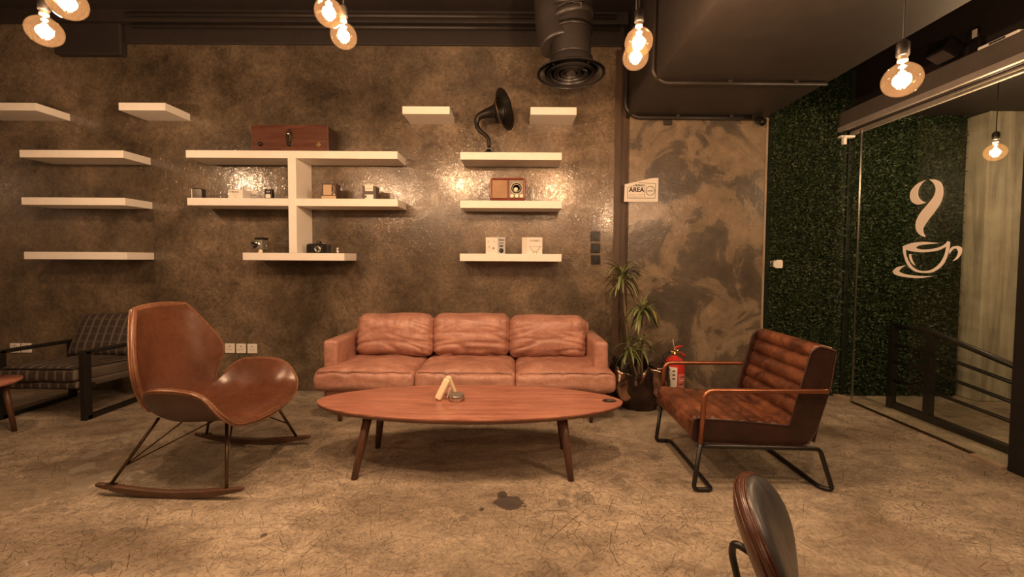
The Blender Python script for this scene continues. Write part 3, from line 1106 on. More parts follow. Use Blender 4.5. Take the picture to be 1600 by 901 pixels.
part('body', MB().bb((loc(399, 384, Yc).x, Yc, Z + .035), (loc(409, 384, Yc).x, Yc + .09, loc(400, 372, Yc).z)), M['steel_dark'], t, bevel=.006)
part('viewfinder', MB().bb((loc(399, 384, Yc).x, Yc - .01, loc(400, 374, Yc).z), (loc(410, 384, Yc).x, Yc + .09, loc(400, 370.5, Yc).z)), M['black_metal'], t, bevel=.003)
tc = loc(402, 382, Yc)
part('turret_plate', MB().lathe([(.030, 0), (.032, .005), (.028, .010), (0, .010)], (tc.x, Yc, tc.z), 20, (0, -1, 0)), M['steel'], t)
for dx, dz in ((-.026, .012), (.006, .0), (-.010, -.022)):
    l_ = part('lens', MB().lathe([(.010, 0), (.013, .012), (.013, .030), (.010, .030), (.009, .024), (0, .024)], (tc.x + dx, Yc - .008, tc.z + dz), 14, (0, -1, 0)), M['black_metal'], t)
part('foot', MB().lathe([(.02, 0), (.017, .02), (.012, .035)], (c.x + .006, Yc + .02, Z), 16), M['cream'], t)
part('winding_crank', MB().tube([(loc(409, 384, Yc).x, Yc + .03, tc.z), (loc(411.5, 384, Yc).x, Yc + .03, tc.z), (loc(413, 384, Yc).x, Yc + .03, tc.z - .012)], .004, 8).lathe([(.008, 0), (.008, .01)], (loc(413, 384, Yc).x, Yc + .03, tc.z - .014), 10), M['chrome'], t)

a, b = P(477.5, 381, 3.74), P(513, 381, 3.74)
t = thing('folding_camera', 'black folding camera with chrome ringed lens on the lowest board', 'camera', ((a.x + b.x) / 2, 3.78, Z))
ht = a.z - Z
q = part('body', MB().bb((a.x, 3.745, Z), (b.x, 3.80, Z + ht)), M['black_plate'], t, bevel=.012, seg=4)
part('top_plate', MB().bb((a.x + .02, 3.75, Z + ht - .001), (b.x - .06, 3.79, Z + ht + .006)), M['chrome'], t, bevel=.002)
xm = P(497, 390, 3.74).x
part('front_standard', MB().bb((xm - .055, 3.728, Z + .004), (xm + .05, 3.748, Z + ht * .92)), M['black_metal'], t, bevel=.004)
ln = part('lens_ring', MB().lathe([(.030, 0), (.031, .010), (.027, .016), (.016, .016), (.015, .008)], (xm + .006, 3.728, Z + ht * .45), 24, (0, -1, 0)), M['chrome'], t)
part('lens', MB().lathe([(.016, .008), (.012, .014), (0, .016)], (xm + .006, 3.728, Z + ht * .45), 20, (0, -1, 0)), M['black_metal'], ln)
part('viewfinder', MB().bb((xm - .022, 3.755, Z + ht), (xm + .012, 3.785, Z + ht + .028)), M['black_plate'], t, bevel=.003)
part('finder_window', MB().bb((xm - .016, 3.753, Z + ht + .008), (xm + .006, 3.757, Z + ht + .022)), M['steel'], t)
part('shutter_knob', MB().lathe([(.009, 0), (.009, .012), (0, .014)], (b.x - .045, 3.77, Z + ht), 12), M['chrome'], t)
part('side_knob', MB().lathe([(.007, 0), (.007, .01)], (b.x - .012, 3.77, Z + ht * .93), 10), M['chrome'], t)

c = P(527.5, 390, 3.78)
t = thing('glass_vial', 'tiny clear vial with a white cap at right end of the lowest board', 'vial', (c.x, 3.78, Z))
part('vial', MB().lathe([(.012, 0), (.013, .005), (.012, .03), (.007, .036)], (c.x, 3.78, Z), 16), M['steel'], t)
part('cap', MB().lathe([(.009, .036), (.010, .05), (0, .052)], (c.x, 3.78, Z), 14), M['socket'], t)

# horn loudspeaker
Z = SH['right_a'][2]
t = thing('gramophone_horn', 'black antique gooseneck horn loudspeaker standing on a white shelf', 'horn speaker', (P(763, 234, 3.755).x, 3.755, Z))
HY = 3.755
bx = P(763.5, 234, HY).x
part('base', MB().lathe([(.048, 0), (.048, .006), (.040, .012), (.028, .022), (.021, .030), (.018, .040)], (bx, HY, Z), 28), M['iron'], t)
pts = [P(764, 230, HY), P(763.5, 218, HY), P(757, 210, HY + .01), P(748, 202, HY + .02), P(745, 193, HY + .03), P(747, 184, HY + .03), P(755, 179, HY + .02), P(766, 176, HY + .01), P(775, 174, HY - .005), P(780, 173.5, HY - .02)]
pts = catmull(pts, 5)
rk = [(0, .016), (.12, .016), (.3, .019), (.45, .023), (.58, .030), (.68, .038), (.78, .050), (.88, .068), (.96, .090), (1, .102)]


def interp(tt, ks):
    for (a_, va), (b_, vb) in zip(ks, ks[1:]):
        if tt <= b_:
            return va + (vb - va) * (tt - a_) / (b_ - a_)
    return ks[-1][1]


n = len(pts)
part('neck', MB().tube(pts, [interp(i / (n - 1), rk) for i in range(n)], 28, cap=False), M['iron'], t, solid=.004)
e = pts[-1]
ax = Vector((.90, -.40, .10)).normalized()
part('bell', MB().lathe([(.100, -.004), (.122, .016), (.146, .034), (.166, .048), (.180, .058)], e, 36, ax, capends=False), M['iron'], t, solid=.004)
u = Vector((0, 0, 1))
u = (u - ax * u.dot(ax)).normalized()
w = ax.cross(u)
cc = e + ax * .058
part('rim', MB().tube([cc + (u * cos(a) + w * sin(a)) * .180 for a in np.linspace(0, 2 * pi, 40, endpoint=False)], .005, 8, closed=True), M['rod'], t)

# radio
Z = SH['right_b'][2]
a, b = P(765.5, 290, 3.73), P(821, 290, 3.73)
h = P(790, 277.5, 3.73).z - Z
t = thing('radio', 'small red lacquered retro radio with cloth speaker and round dial', 'radio', ((a.x + b.x) / 2, 3.78, Z))
x0, x1 = a.x, b.x
part('case', MB().bb((x0, 3.745, Z + .008), (x1, 3.86, Z + h)), M['radio_red'], t, bevel=.022, seg=5)
fr = MB()
loop = fillet([(x0 + .008, 3.74, Z + .016), (x1 - .008, 3.74, Z + .016), (x1 - .008, 3.74, Z + h - .008), (x0 + .008, 3.74, Z + h - .008)], .022, 6, True)
part('frame', fr.tube(loop, .009, 8, closed=True), M['radio_red'], t)
part('speaker_cloth', MB().bb((x0 + .02, 3.736, Z + .028), (x0 + .155, 3.75, Z + h - .02)), M['radio_cloth'], t)
part('divider', MB().bb((x0 + .158, 3.732, Z + .02), (x0 + .170, 3.75, Z + h - .012)), M['radio_red'], t, bevel=.003)
dl = part('dial_panel', MB().bb((x0 + .173, 3.737, Z + .028), (x1 - .018, 3.75, Z + h - .02)), M['radio_dial'], t)
dcx, dcz = x0 + .24, Z + h * .56
part('dial_scale', MB().lathe([(.052, 0), (.052, .003), (.048, .003), (.048, 0)], (dcx, 3.737, dcz), 32, (0, -1, 0)).lathe([(.036, 0), (.036, .003), (.033, .003), (.033, 0)], (dcx, 3.737, dcz), 32, (0, -1, 0)), M['cream'], dl)
part('dial_center', MB().lathe([(.018, 0), (.018, .004), (0, .006)], (dcx - .005, 3.737, dcz - .01), 20, (0, -1, 0)), M['cream'], dl)
for i in range(3):
    kx = x0 + .200 + i * .043
    part('knob', MB().lathe([(.017, 0), (.017, .012), (.012, .016), (0, .016)], (kx, 3.737, Z + .046), 18, (0, -1, 0)), M['cream'], t)
for sx_ in (x0 + .04, x1 - .04):
    part('foot', MB().bb((sx_ - .02, 3.76, Z), (sx_ + .02, 3.84, Z + .01)), M['radio_red'], t)

# cartons on lowest right shelf
Z = SH['right_c'][2]


def corner_carton(pxl, pxe, pxr, ytop, label):
    "carton seen on its edge: left face pxl..pxe, right face pxe..pxr, edge towards the viewer"
    E_ = P(pxe, ytop, 3.715)
    L_ = P(pxl, ytop, 3.76)
    R_ = P(pxr, ytop, 3.745)
    B_ = L_ + R_ - E_
    zt = E_.z
    t_ = thing('white_carton', label, 'carton', (E_.x, 3.76, Z))
    vs = [Vector((p.x, p.y, Z)) for p in (L_, E_, R_, B_)] + [Vector((p.x, p.y, zt)) for p in (L_, E_, R_, B_)]
    q_ = part('carton', MB().add(vs, [(0, 1, 5, 4), (1, 2, 6, 5), (2, 3, 7, 6), (3, 0, 4, 7), (4, 5, 6, 7), (0, 3, 2, 1)], False), M['card_white'], t_, bevel=.001)
    e2 = Vector((E_.x, E_.y, 0))
    r2 = Vector((R_.x, R_.y, 0))
    l2 = Vector((L_.x, L_.y, 0))
    return t_, q_, e2, r2, l2, zt - Z


def face_pt(a, b, u_, z_):
    d_ = (b - a)
    nrm = Vector((d_.y, -d_.x, 0)).normalized()
    return a + d_ * u_ + nrm * .0012 + Vector((0, 0, z_))


t, q, e2, r2, l2, h = corner_carton(759, 777, 789.5, 370.5, 'white carton with a black kettle picture, left of two on the lowest right shelf')
part('picture_panel', MB().add([face_pt(e2, r2, .05, Z + .004), face_pt(e2, r2, .97, Z + .004), face_pt(e2, r2, .97, Z + h * .97), face_pt(e2, r2, .05, Z + h * .97)], [(0, 1, 2, 3)], False), plain('pale_blue_print', (.42, .43, .44), .5), q)
mb = MB()
pc = face_pt(e2, r2, .5, Z + h * .2)
nr = Vector(((r2 - e2).y, -(r2 - e2).x, 0)).normalized()
mb.lathe([(.022, 0), (.022, .0015)], pc, 18, nr)
d_ = (r2 - e2).normalized()
Rm = Matrix((d_, -nr, Vector((0, 0, 1)))).transposed()
mb.box(face_pt(e2, r2, .5, Z + h * .48), (.035, .003, .014), R=Rm)
mb.box(face_pt(e2, r2, .52, Z + h * .66), (.04, .003, .006), R=Rm)
mb.box(face_pt(e2, r2, .55, Z + h * .84), (.05, .003, .008), R=Rm)
part('kettle_print', mb, M['print'], q)
nl = Vector(((e2 - l2).y, -(e2 - l2).x, 0)).normalized()
dl_ = (e2 - l2).normalized()
Rl = Matrix((dl_, -nl, Vector((0, 0, 1)))).transposed()
for u_, z_, s_ in ((.25, .75, .008), (.72, .74, .008), (.3, .42, .010), (.68, .34, .016)):
    part('printed_icon', MB().box(face_pt(l2, e2, u_, Z + h * z_), (s_, .003, s_), R=Rl), M['print_grey'], q)

t, q, e2, r2, l2, h = corner_carton(815.5, 824, 847.5, 370.5, 'white carton with a coffee dripper outline, right of two on the lowest right shelf')
nr = Vector(((r2 - e2).y, -(r2 - e2).x, 0)).normalized()
d_ = (r2 - e2).normalized()
R4 = Matrix((d_, Vector((0, 0, 1)), nr)).transposed().to_4x4()
text('CHEMEX', .026, face_pt(e2, r2, .5, Z + h * .8), M['print_grey'], q, R=R4, bold=.0002)
A_ = [face_pt(e2, r2, u_, Z + h * z_) for u_, z_ in ((.12, .5), (.4, .14), (.4, .02))]
B_ = [face_pt(e2, r2, u_, Z + h * z_) for u_, z_ in ((.9, .5), (.62, .14), (.62, .02))]
part('dripper_print', MB().tube(A_, .002, 6).tube(B_, .002, 6).tube([A_[1], B_[1]], .003, 6).tube([face_pt(e2, r2, .18, Z + h * .45), face_pt(e2, r2, .84, Z + h * .45)], .0012, 6), M['print_grey'], q)

# ---------------------------------------------------------------- sign
t = thing('paper_sign', 'torn white smoking area notice on the concrete panel', 'sign', P(1002, 315, PY_))
ys = PY_ - .003


def zs(x, y):
    return P(970 + x / 17.33, 270 + y / 17.33, ys)


def sheet(pl, y0, y1):
    pts3 = [zs(*p) for p in pl]
    xy = [(p.x, p.z) for p in pts3]
    return MB().prism(xy, lambda x, y, q_: Vector((x, q_, y)), y0, y1)


sg = part('sheet', sheet([(105, 310), (850, 140), (1018, 135), (1005, 780), (85, 780)], ys, ys - .0015), M['paper'], t)
part('folded_flap', sheet([(118, 312), (850, 150), (640, 210), (470, 262), (330, 345), (180, 384)], ys - .004, ys - .0055), M['paper'], t)
ln = MB()


def sline(p, q_, wd):
    a_, b_ = zs(*p), zs(*q_)
    a_.y = b_.y = ys - .0022
    ln.tube([a_, b_], wd, 6)


for p_, q_ in (((180, 395), (180, 685)), ((180, 685), (930, 685)), ((945, 290), (930, 685)), ((490, 268), (945, 290)), ((650, 290), (645, 685)), ((300, 376), (190, 392))):
    sline(p_, q_, .0016)
part('printed_border', ln, M['print'], sg)
c = zs(520, 342)
text('SMOKING', .026, (zs(428, 345).x, ys - .0022, c.z), M['print'], sg, sx=1.15, bold=.0008)
c = zs(425, 462)
text('AREA', .060, (c.x, ys - .0022, c.z), M['print'], sg, sx=.98, bold=.002)
ln = MB()
for (xa, xb, yy) in ((215, 400, 592), (455, 620, 590), (215, 620, 650)):
    sline((xa, yy), (xb, yy), .0016)
part('small_print', ln, M['print_grey'], sg)
c = zs(798, 485)
mb = MB().tube([Vector((c.x + .042 * cos(a), ys - .0022, c.z + .042 * sin(a))) for a in np.linspace(0, 2 * pi, 36, endpoint=False)], .0025, 6, closed=True)
mb.box((c.x, ys - .0022, c.z - .001), (.056, .002, .006))
mb.tube([(c.x + .022, ys - .0022, c.z + .012), (c.x + .008, ys - .0022, c.z + .020), (c.x + .010, ys - .0022, c.z + .030)], .001, 5)
part('cigarette_symbol', mb, M['print'], sg)

# ---------------------------------------------------------------- sockets and switches
def socket_at(px, py, label, first=[None]):
    c = P(px, py, WY)
    if first[0] is None:
        t_ = thing('wall_socket', label, 'socket', (c.x, WY, c.z), 'white wall sockets')
        q_ = part('plate', MB().box((c.x, WY - .006, c.z), (.092, .012, .092)), M['socket'], t_, bevel=.003)
        h_ = MB().box((c.x, WY - .0125, c.z + .02), (.006, .002, .012)).box((c.x - .013, WY - .0125, c.z - .012), (.010, .002, .005)).box((c.x + .013, WY - .0125, c.z - .012), (.010, .002, .005))
        part('pin_holes', h_, M['socket_hole'], t_)
        part('rocker_switch', MB().box((c.x + .026, WY - .014, c.z + .028), (.012, .006, .018)), M['socket'], t_, bevel=.001)
        first[0] = t_
        return
    dup(first[0], (c.x, WY, c.z), label, 'white wall sockets')


socket_at(360, 543.5, 'white socket plate right of the rocking chair, first of three')
socket_at(377.5, 543.8, 'white socket plate right of the rocking chair, middle of three')
socket_at(395, 544, 'white socket plate right of the rocking chair, last of three')
socket_at(25, 543, 'white socket plate above the checked armchair, left one')
socket_at(42.5, 543, 'white socket plate above the checked armchair, right one')


def switch_at(px, py, label, first=[None]):
    c = P(px, py, WY)
    if first[0] is None:
        t_ = thing('switch_plate', label, 'switch', (c.x, WY, c.z), 'black switch plates')
        part('plate', MB().box((c.x, WY - .006, c.z), (.088, .012, .088)), M['black_plate'], t_, bevel=.003)
        part('rocker', MB().box((c.x, WY - .014, c.z), (.05, .006, .06)), M['black_plate'], t_, bevel=.002)
        first[0] = t_
        return
    dup(first[0], (c.x, WY, c.z), label, 'black switch plates')


switch_at(930, 369, 'black square switch plate, top of three left of the plant')
switch_at(930.3, 387.5, 'black square switch plate, middle of three left of the plant')
switch_at(930.5, 405.5, 'black square switch plate, lowest of three left of the plant')

# ---------------------------------------------------------------- duct and diffuser
c = P(892, 116, 3.2)
t = thing('air_diffuser', 'round dark ceiling air diffuser hanging below a duct', 'air diffuser', (c.x, 3.2, c.z))
part('outer_ring', MB().lathe([(.262, -.004), (.262, .004), (.235, .022), (.165, .045), (.160, .045), (.215, .010), (.236, -.004)], c, 48, capends=False), M['diffuser'], t)
for r_, z_ in ((.185, .004), (.130, .006), (.078, .008)):
    part('cone_ring', MB().lathe([(r_, z_ - .008), (r_, z_ - .002), (r_ - .035, z_ + .035), (r_ - .039, z_ + .035), (r_ - .022, z_ - .008)], c, 40, capends=False), M['diffuser'], t)
part('center_cap', MB().lathe([(0, .0), (.035, .0), (.038, .006), (.02, .03)], c, 28), M['diffuser'], t)
part('collar', MB().lathe([(.165, .04), (.165, .11), (.158, .115)], c, 40, capends=False), M['diffuser'], t)
part('damper_lever', MB().box(c + Vector((.10, -.05, .012)), (.05, .012, .006), .6), M['chrome'], t)
t = thing('ventilation_duct', 'fat dark insulated duct bending down from the ceiling', 'duct', (c.x, 3.2, c.z + .11))
mb = MB()
prof = []
for i in range(22):
    zz = .112 + i * .016
    prof.append((.148 + (.004 if i % 2 else 0), zz))
mb.lathe(prof, c, 36)
part('neck', mb, M['duct'], t)
pts = catmull([c + Vector(v) for v in ((.0, .0, .40), (-.02, -.02, .52), (-.03, -.14, .64), (-.04, -.34, .68), (-.05, -.8, .685), (-.05, -2.2, .69))], 8)
pts = [p for p in pts]
rr = [(.165 + .012 * sin(i * 1.1)) for i in range(len(pts))]
part('main_duct', MB().tube(pts, rr, 36), M['duct'], t)
part('branch_duct', MB().tube(catmull([c + Vector(v) for v in ((-.08, .02, .22), (-.12, .04, .42), (-.13, .0, .62), (-.12, -.3, .70))], 8), .155, 30), M['duct'], t)
part('strap', MB().lathe([(.156, .30), (.162, .30), (.162, .33), (.156, .33)], c, 36, capends=False), M['iron'], t)
part('tape_patch', MB().box(c + Vector((.02, -.165, .42)), (.06, .01, .035), 0), M['card_grey'], t)

# ---------------------------------------------------------------- pendant bulbs
def pendant(c, top, label, group, first=[None]):
    c = Vector(c)
    R_ = .062
    if first[0] is None:
        t_ = thing('pendant_bulb', label, 'pendant lamp', c, group)
        prof = [(.0, -R_)]
        for i in range(1, 17):
            a = -pi / 2 + (pi * .885) * i / 17
            prof.append((R_ * cos(a), R_ * sin(a) * .98))
        prof += [(.0200, .0605), (.0165, .070), (.0160, .080)]
        part('bulb_glass', MB().lathe(prof, c, 32, capends=False), M['bulb_glass'], t_)
        f = MB()
        for i in range(6):
            a = 2 * pi * i / 6
            p0 = c + Vector((.011 * cos(a), .011 * sin(a), -.030))
            p1 = c + Vector((.008 * cos(a + .4), .008 * sin(a + .4), .030))
            f.tube([p0, p1], .0026, 6)
        part('filament', f, M['filament'], t_)
        part('filament_stem', MB().tube([c + Vector((0, 0, .03)), c + Vector((0, 0, .075))], .004, 8), M['card_white'], t_)
        part('screw_cap', MB().lathe([(.0150, .068), (.0165, .074), (.0150, .080), (.0165, .086), (.0150, .092)], c, 20), M['steel_dark'], t_)
        part('lamp_holder', MB().lathe([(.0185, .088), (.0205, .092), (.0205, .135), (.014, .143), (.005, .150)], c, 20), M['iron'], t_)
        part('cord', MB().tube([c + Vector((0, 0, .148)), c + Vector((0, 0, 1.0))], .0032, 6, cap=False), M['hose'], t_)
        l = bpy.data.lights.new('bulb_light', 'POINT')
        l.energy = BULB_W
        l.color = BULB_COL
        l.shadow_soft_size = .032
        lo = bpy.data.objects.new('bulb_light', l)
        COL.objects.link(lo)
        lo.parent = t_
        first[0] = t_
        r = t_
    else:
        r = dup(first[0], c, label, group)
    # cord length to what it hangs from
    for ch in r.children:
        if ch.name.startswith('cord'):
            ch.location.z = .148 * (1 - (top - c.z - .148) / .852)
            ch.scale.z = (top - c.z - .148) / .852
    return r


bulbs = [
    (P(70, 49, 1.82), 3.6, 'lower glowing globe bulb at the top left corner'),
    (P(105, 4, 1.62), 3.6, 'globe bulb cut by the top edge near the left corner'),
    (P(514, 20, 1.90), 3.6, 'upper left globe bulb of the central pair'),
    (P(537, 56, 2.05), 3.6, 'lower right globe bulb of the central pair'),
    (P(998, 66, 1.89), 3.6, 'upper globe bulb of the pair right of the diffuser'),
    (P(993, 89, 2.03), 3.6, 'lower globe bulb of the pair right of the diffuser'),
    (P(1409, 125, 1.57), 2.665, 'single globe bulb hanging below the soffit, before the door header'),
    (P(1555, 238, 2.96), 2.68, 'globe bulb glowing behind the glass beside the concrete column'),
    (Vector((-3.55, 2.5, 2.28)), 3.6, 'globe bulb beyond the left edge of the view'),
    (Vector((-.56, 1.3, 2.55)), 3.6, 'globe bulb above the top edge of the view'),
    (Vector((2.15, 1.1, 2.15)), 2.665, 'globe bulb beyond the right edge of the view'),
    (Vector((-1.6, -.6, 2.3)), 3.6, 'globe bulb added as unseen fill behind the viewpoint, left side'),  # unseen fill bulb added for the floor and sofa front
    (Vector((.6, -.5, 2.3)), 3.6, 'globe bulb added as unseen fill behind the viewpoint, right side'),  # second added fill bulb, also out of view
    (Vector((5.35, 2.7, 2.1)), 2.68, 'unseen globe bulb added to brighten the outside column and stairs floor'),  # added bulb out of view, lights the column and stairs floor
    (Vector((-.5, -1.9, 2.3)), 3.6, 'globe bulb added as unseen fill far behind the viewpoint'),  # third added fill bulb, out of view towards the rear wall
]
for c, top, lab in bulbs:
    pendant(c, top, lab, 'hanging globe filament bulbs')

# ---------------------------------------------------------------- sofa
def ridged(p, s_):
    return 1 - abs(noise.noise(p * s_)) * 2


def mat4(o_, x_, y_, z_):
    x_, y_, z_ = Vector(x_).normalized(), Vector(y_).normalized(), Vector(z_).normalized()
    return Matrix(((x_.x, y_.x, z_.x, o_[0]), (x_.y, y_.y, z_.y, o_[1]), (x_.z, y_.z, z_.z, o_[2]), (0, 0, 0, 1)))


t = thing('leather_sofa', 'pinkish tan leather three seat sofa with loose cushions against the wall', 'sofa', (-.42, 3.55, 0))
XL, XR = -1.56, .74
SF = 3.17
base_mb = MB().rbox((1.13, .36, .055), .03, mat4((-.41, 3.58, .205), (1, 0, 0), (0, 1, 0), (0, 0, 1)), (16, 6, 2))
part('base', base_mb, M['sofa'], t)
for s_ in (-1, 1):
    cx = (XL + .055) if s_ < 0 else (XR - .055)

    def armfn(q, p, n_, s_=s_):
        w_ = noise.noise(Vector((p.x * 3, p.y * 5, p.z * 5 + s_ * 7)))
        p = p + n_ * w_ * .008
        if q.z > .3:
            p.z += .012 * (1 - q.y) * .5
        return p
    part('arm', MB().rbox((.058, .335, .20), .03, mat4((cx, 3.605, .430), (1, 0, 0), (0, 1, 0), (0, 0, 1)), (3, 14, 8), armfn), M['sofa'], t)
part('back_frame', MB().rbox((1.09, .07, .24), .05, mat4((-.41, 3.87, .49), (1, 0, 0), (0, 1, .1), (0, -.1, 1)), (16, 3, 6)), M['sofa'], t)
SW = (2.385) / 3
for i in range(3):
    x0 = -1.60 + i * SW

    def seatfn(q, p, n_, i=i):
        crown = .030 * (1 - q.x ** 4) * (1 - q.y ** 4)
        if q.z > 0:
            p.z += crown
            edge = max(abs(q.x), -q.y)
            wr = ridged(Vector((p.x * 1.3 + i * 3.7, p.y * 3.2, 3 * i)), 6.0)
            p.z += -.020 * max(0, wr - .45) * (0.4 + edge)
            p.z += .008 * noise.noise(Vector((p.x * 5, p.y * 5, i * 9)))
        if q.y < -.9:
            p.y += .012 * noise.noise(Vector((p.x * 6, p.z * 14, i * 5.5))) - .012 * (1 - q.z ** 2)
            wr = ridged(Vector((p.x * 2.0 + i * 3, p.z * 6, 1.5)), 4.0)
            p.y += .007 * max(0, wr - .5)
        return p
    th = .085
    q = part('seat_cushion', MB().rbox((SW / 2 + .001, .29, th), .045, mat4((x0 + SW / 2, SF + .29, .262 + th - .012), (1, 0, 0), (0, 1, 0), (0, 0, 1)), (30, 20, 5), seatfn), M['sofa'], t)
    # welt seams along the front
    for zz, yy in ((.418, SF + .012), (.285, SF + .006)):
        pts = []
        for k_ in range(13):
            u_ = -1 + 2 * k_ / 12
            pts.append((x0 + SW / 2 + u_ * (SW / 2 - .03), yy - .004, zz - (.0 if abs(u_) < .95 else .006)))
        part('welt', MB().tube(pts, .0035, 6), M['sofa'], q)
BW = 2.06 / 3
tops = [(563, 489), (682, 489), (796, 492)]
for i in range(3):
    x0 = -1.44 + i * BW

    def backfn(q, p, n_, i=i):
        # local: x width, y = thickness (front = -y), z = up
        fx = abs(q.x)
        if q.y < 0.2:
            bulge = .055 * (1 - fx ** 3) * (1 - abs(q.z) ** 3)
            p.y -= bulge
            # sagging creases running across the lower half and radiating from the corners
            cz = p.z + .05 * (p.x / BW) ** 2 * 4
            c1 = ridged(Vector((p.x * .9 + i * 5.1, cz * 5.5, i * 2.3)), 3.3)
            c2 = ridged(Vector((p.x * 3.4 + i * 2.2, p.z * 1.6, 7 + i)), 3.0)
            low = max(0, -q.z * .9 + .35)
            p.y += .040 * max(0, c1 - .5) * (low + fx * .5) + .032 * max(0, c2 - .5) * max(0, q.z + .35)
            p.y += .014 * noise.noise(Vector((p.x * 4 + i * 9, p.z * 5, 2)))
        if q.z > .8:
            p.z += .012 * noise.noise(Vector((p.x * 4 + i * 3, 0, i))) - .016 * fx ** 6
        return p
    q = part('back_cushion', MB().rbox((BW / 2 + .004, .085, .195), .07, mat4((x0 + BW / 2, 3.70 + (.012 if i == 1 else 0), .615 + (.004 if i == 1 else -.004 * i)), (1, 0, .004 * (i - 1)), (0, 1, -.18), (0, .18, 1)), (34, 5, 26), backfn), M['sofa'], t)
for x_, y_ in ((-1.415, 3.24), (.60, 3.24), (-1.415, 3.85), (.60, 3.85)):
    part('leg', MB().lathe([(.016, 0), (.024, .155)], (x_, y_, 0), 16), M['walnut'], t)

# ---------------------------------------------------------------- coffee table
t = thing('coffee_table', 'long oval walnut coffee table with splayed round legs before the sofa', 'coffee table', (-.30, 2.60, 0))
TZ = .392
tc = Vector((-.298, 2.612, 0))
la, lb = .982, .327


def sup(a_, kx, ky, e_=1.12):
    c_, s__ = cos(a_), sin(a_)
    return (kx * math.copysign(abs(c_) ** 1.0, c_), ky * math.copysign(abs(s__) ** e_, s__))


outer = [sup(a, la, lb) for a in np.linspace(0, 2 * pi, 96, endpoint=False)]
part('tabletop', MB().prism(outer, lambda x, y, z: Vector((tc.x + x, tc.y + y, z)), TZ - .010, TZ, True), M['tabletop'], t, bevel=.0015)
prof = [(.999, TZ - .010), (.996, TZ - .018), (.985, TZ - .026), (.965, TZ - .031)]
mb = MB()
n = len(outer)
vs, fs = [], []
for k_, (sc_, z_) in enumerate(prof):
    vs += [Vector((tc.x + x * sc_, tc.y + y * sc_, z_)) for x, y in outer]
for k_ in range(len(prof) - 1):
    for i in range(n):
        j = (i + 1) % n
        fs.append((k_ * n + i, k_ * n + j, (k_ + 1) * n + j, (k_ + 1) * n + i))
fs.append(tuple((len(prof) - 1) * n + i for i in range(n)))
mb.add(vs, fs)
part('edge_band', mb, M['table_edge'], t)
for sx_, sy_ in ((-1, -1), (-1, 1), (1, -1), (1, 1)):
    foot = Vector((tc.x + sx_ * .645 + (.0 if sx_ < 0 else .0), 2.575 + sy_ * .205, 0))
    foot.x = -.955 if sx_ < 0 else .325
    top = Vector((foot.x + (.055 if sx_ < 0 else -.045), 2.59 + sy_ * .125, TZ - .03))
    part('leg', MB().tube([foot, foot + (top - foot) * .5, top], [.0185, .024, .028], 20), M['walnut'], t)
part('rail', MB().bb((-.87, 2.58, TZ - .055), (.25, 2.62, TZ - .03)), M['walnut'], t)
# grommet with socket
c = G(952, 626, TZ)
pass
t = thing('cable_grommet', 'oval chrome and black cable insert at right end of the coffee table', 'cable insert', (c.x, c.y, TZ))
part('rim', MB().prism([(.045 * cos(a), .030 * sin(a)) for a in np.linspace(0, 2 * pi, 28, endpoint=False)], lambda x, y, z: Vector((c.x + x, c.y + y, z)), TZ, TZ + .003), M['black_metal'], t)
part('cover', MB().prism([(.03, -.02), (.03, .01), (-.018, .014), (-.02, -.018)], lambda x, y, z: Vector((c.x + .004 + x, c.y + y, z)), TZ + .003, TZ + .006), M['chrome'], t)
# napkin holder: two pale leaning boards
a0 = G(684, 625, TZ)
t = thing('napkin_holder', 'pale wooden tent shaped napkin holder on the coffee table', 'napkin holder', (a0.x + .03, a0.y, TZ))
ap = P(697, 592, a0.y + .03)


def slat(foot_, top_, wdt, th_, name='side_board'):
    d_ = (top_ - foot_)
    L_ = d_.length
    d_.normalize()
    y_ = Vector((.25, 1, 0)).normalized()
    y_ = (y_ - d_ * y_.dot(d_)).normalized()
    x_ = y_.cross(d_)
    part(name, MB().rbox((th_ / 2, wdt / 2, L_ / 2), .008, mat4(foot_ + d_ * L_ / 2, x_, y_, d_), (2, 3, 6)), M['wood_light'], t)


slat(Vector((a0.x, a0.y, TZ + .006)), Vector((ap.x + .010, ap.y, ap.z)), .036, .042)
slat(Vector((a0.x + .005, a0.y + .09, TZ + .006)), Vector((ap.x + .012, ap.y + .06, ap.z)), .034, .036)
b0 = P(708, 609, a0.y + .10)
slat(Vector((b0.x + .01, b0.y, TZ + .018)), Vector((ap.x + .008, ap.y + .045, ap.z + .002)), .03, .026)
part('napkin', MB().box((a0.x + .062, a0.y + .06, TZ + .030), (.006, .07, .055), R=Matrix.Rotation(.25, 3, 'Y')), M['paper'], t)
# steel ashtray
c = G(713.5, 624.5, TZ)
t = thing('ashtray', 'low round brushed steel ashtray on the coffee table', 'ashtray', (c.x, c.y, TZ))
part('body', MB().lathe([(.045, 0), (.049, .003), (.049, .032), (.046, .036)], c, 36), M['steel'], t)
part('lid', MB().lathe([(0, .0385), (.034, .0385), (.036, .040), (.0455, .038)], c, 36, capends=False), M['ash_lid'], t)

# ---------------------------------------------------------------- rocking chair
O = Vector((-1.835, 2.50, 0))
th_ = radians(-2.5)
fu = Vector((cos(th_), sin(th_), 0))
fv = Vector((-sin(th_), cos(th_), 0))


def RC(u_, v_, z_):
    return O + fu * u_ + fv * v_ + Vector((0, 0, z_))


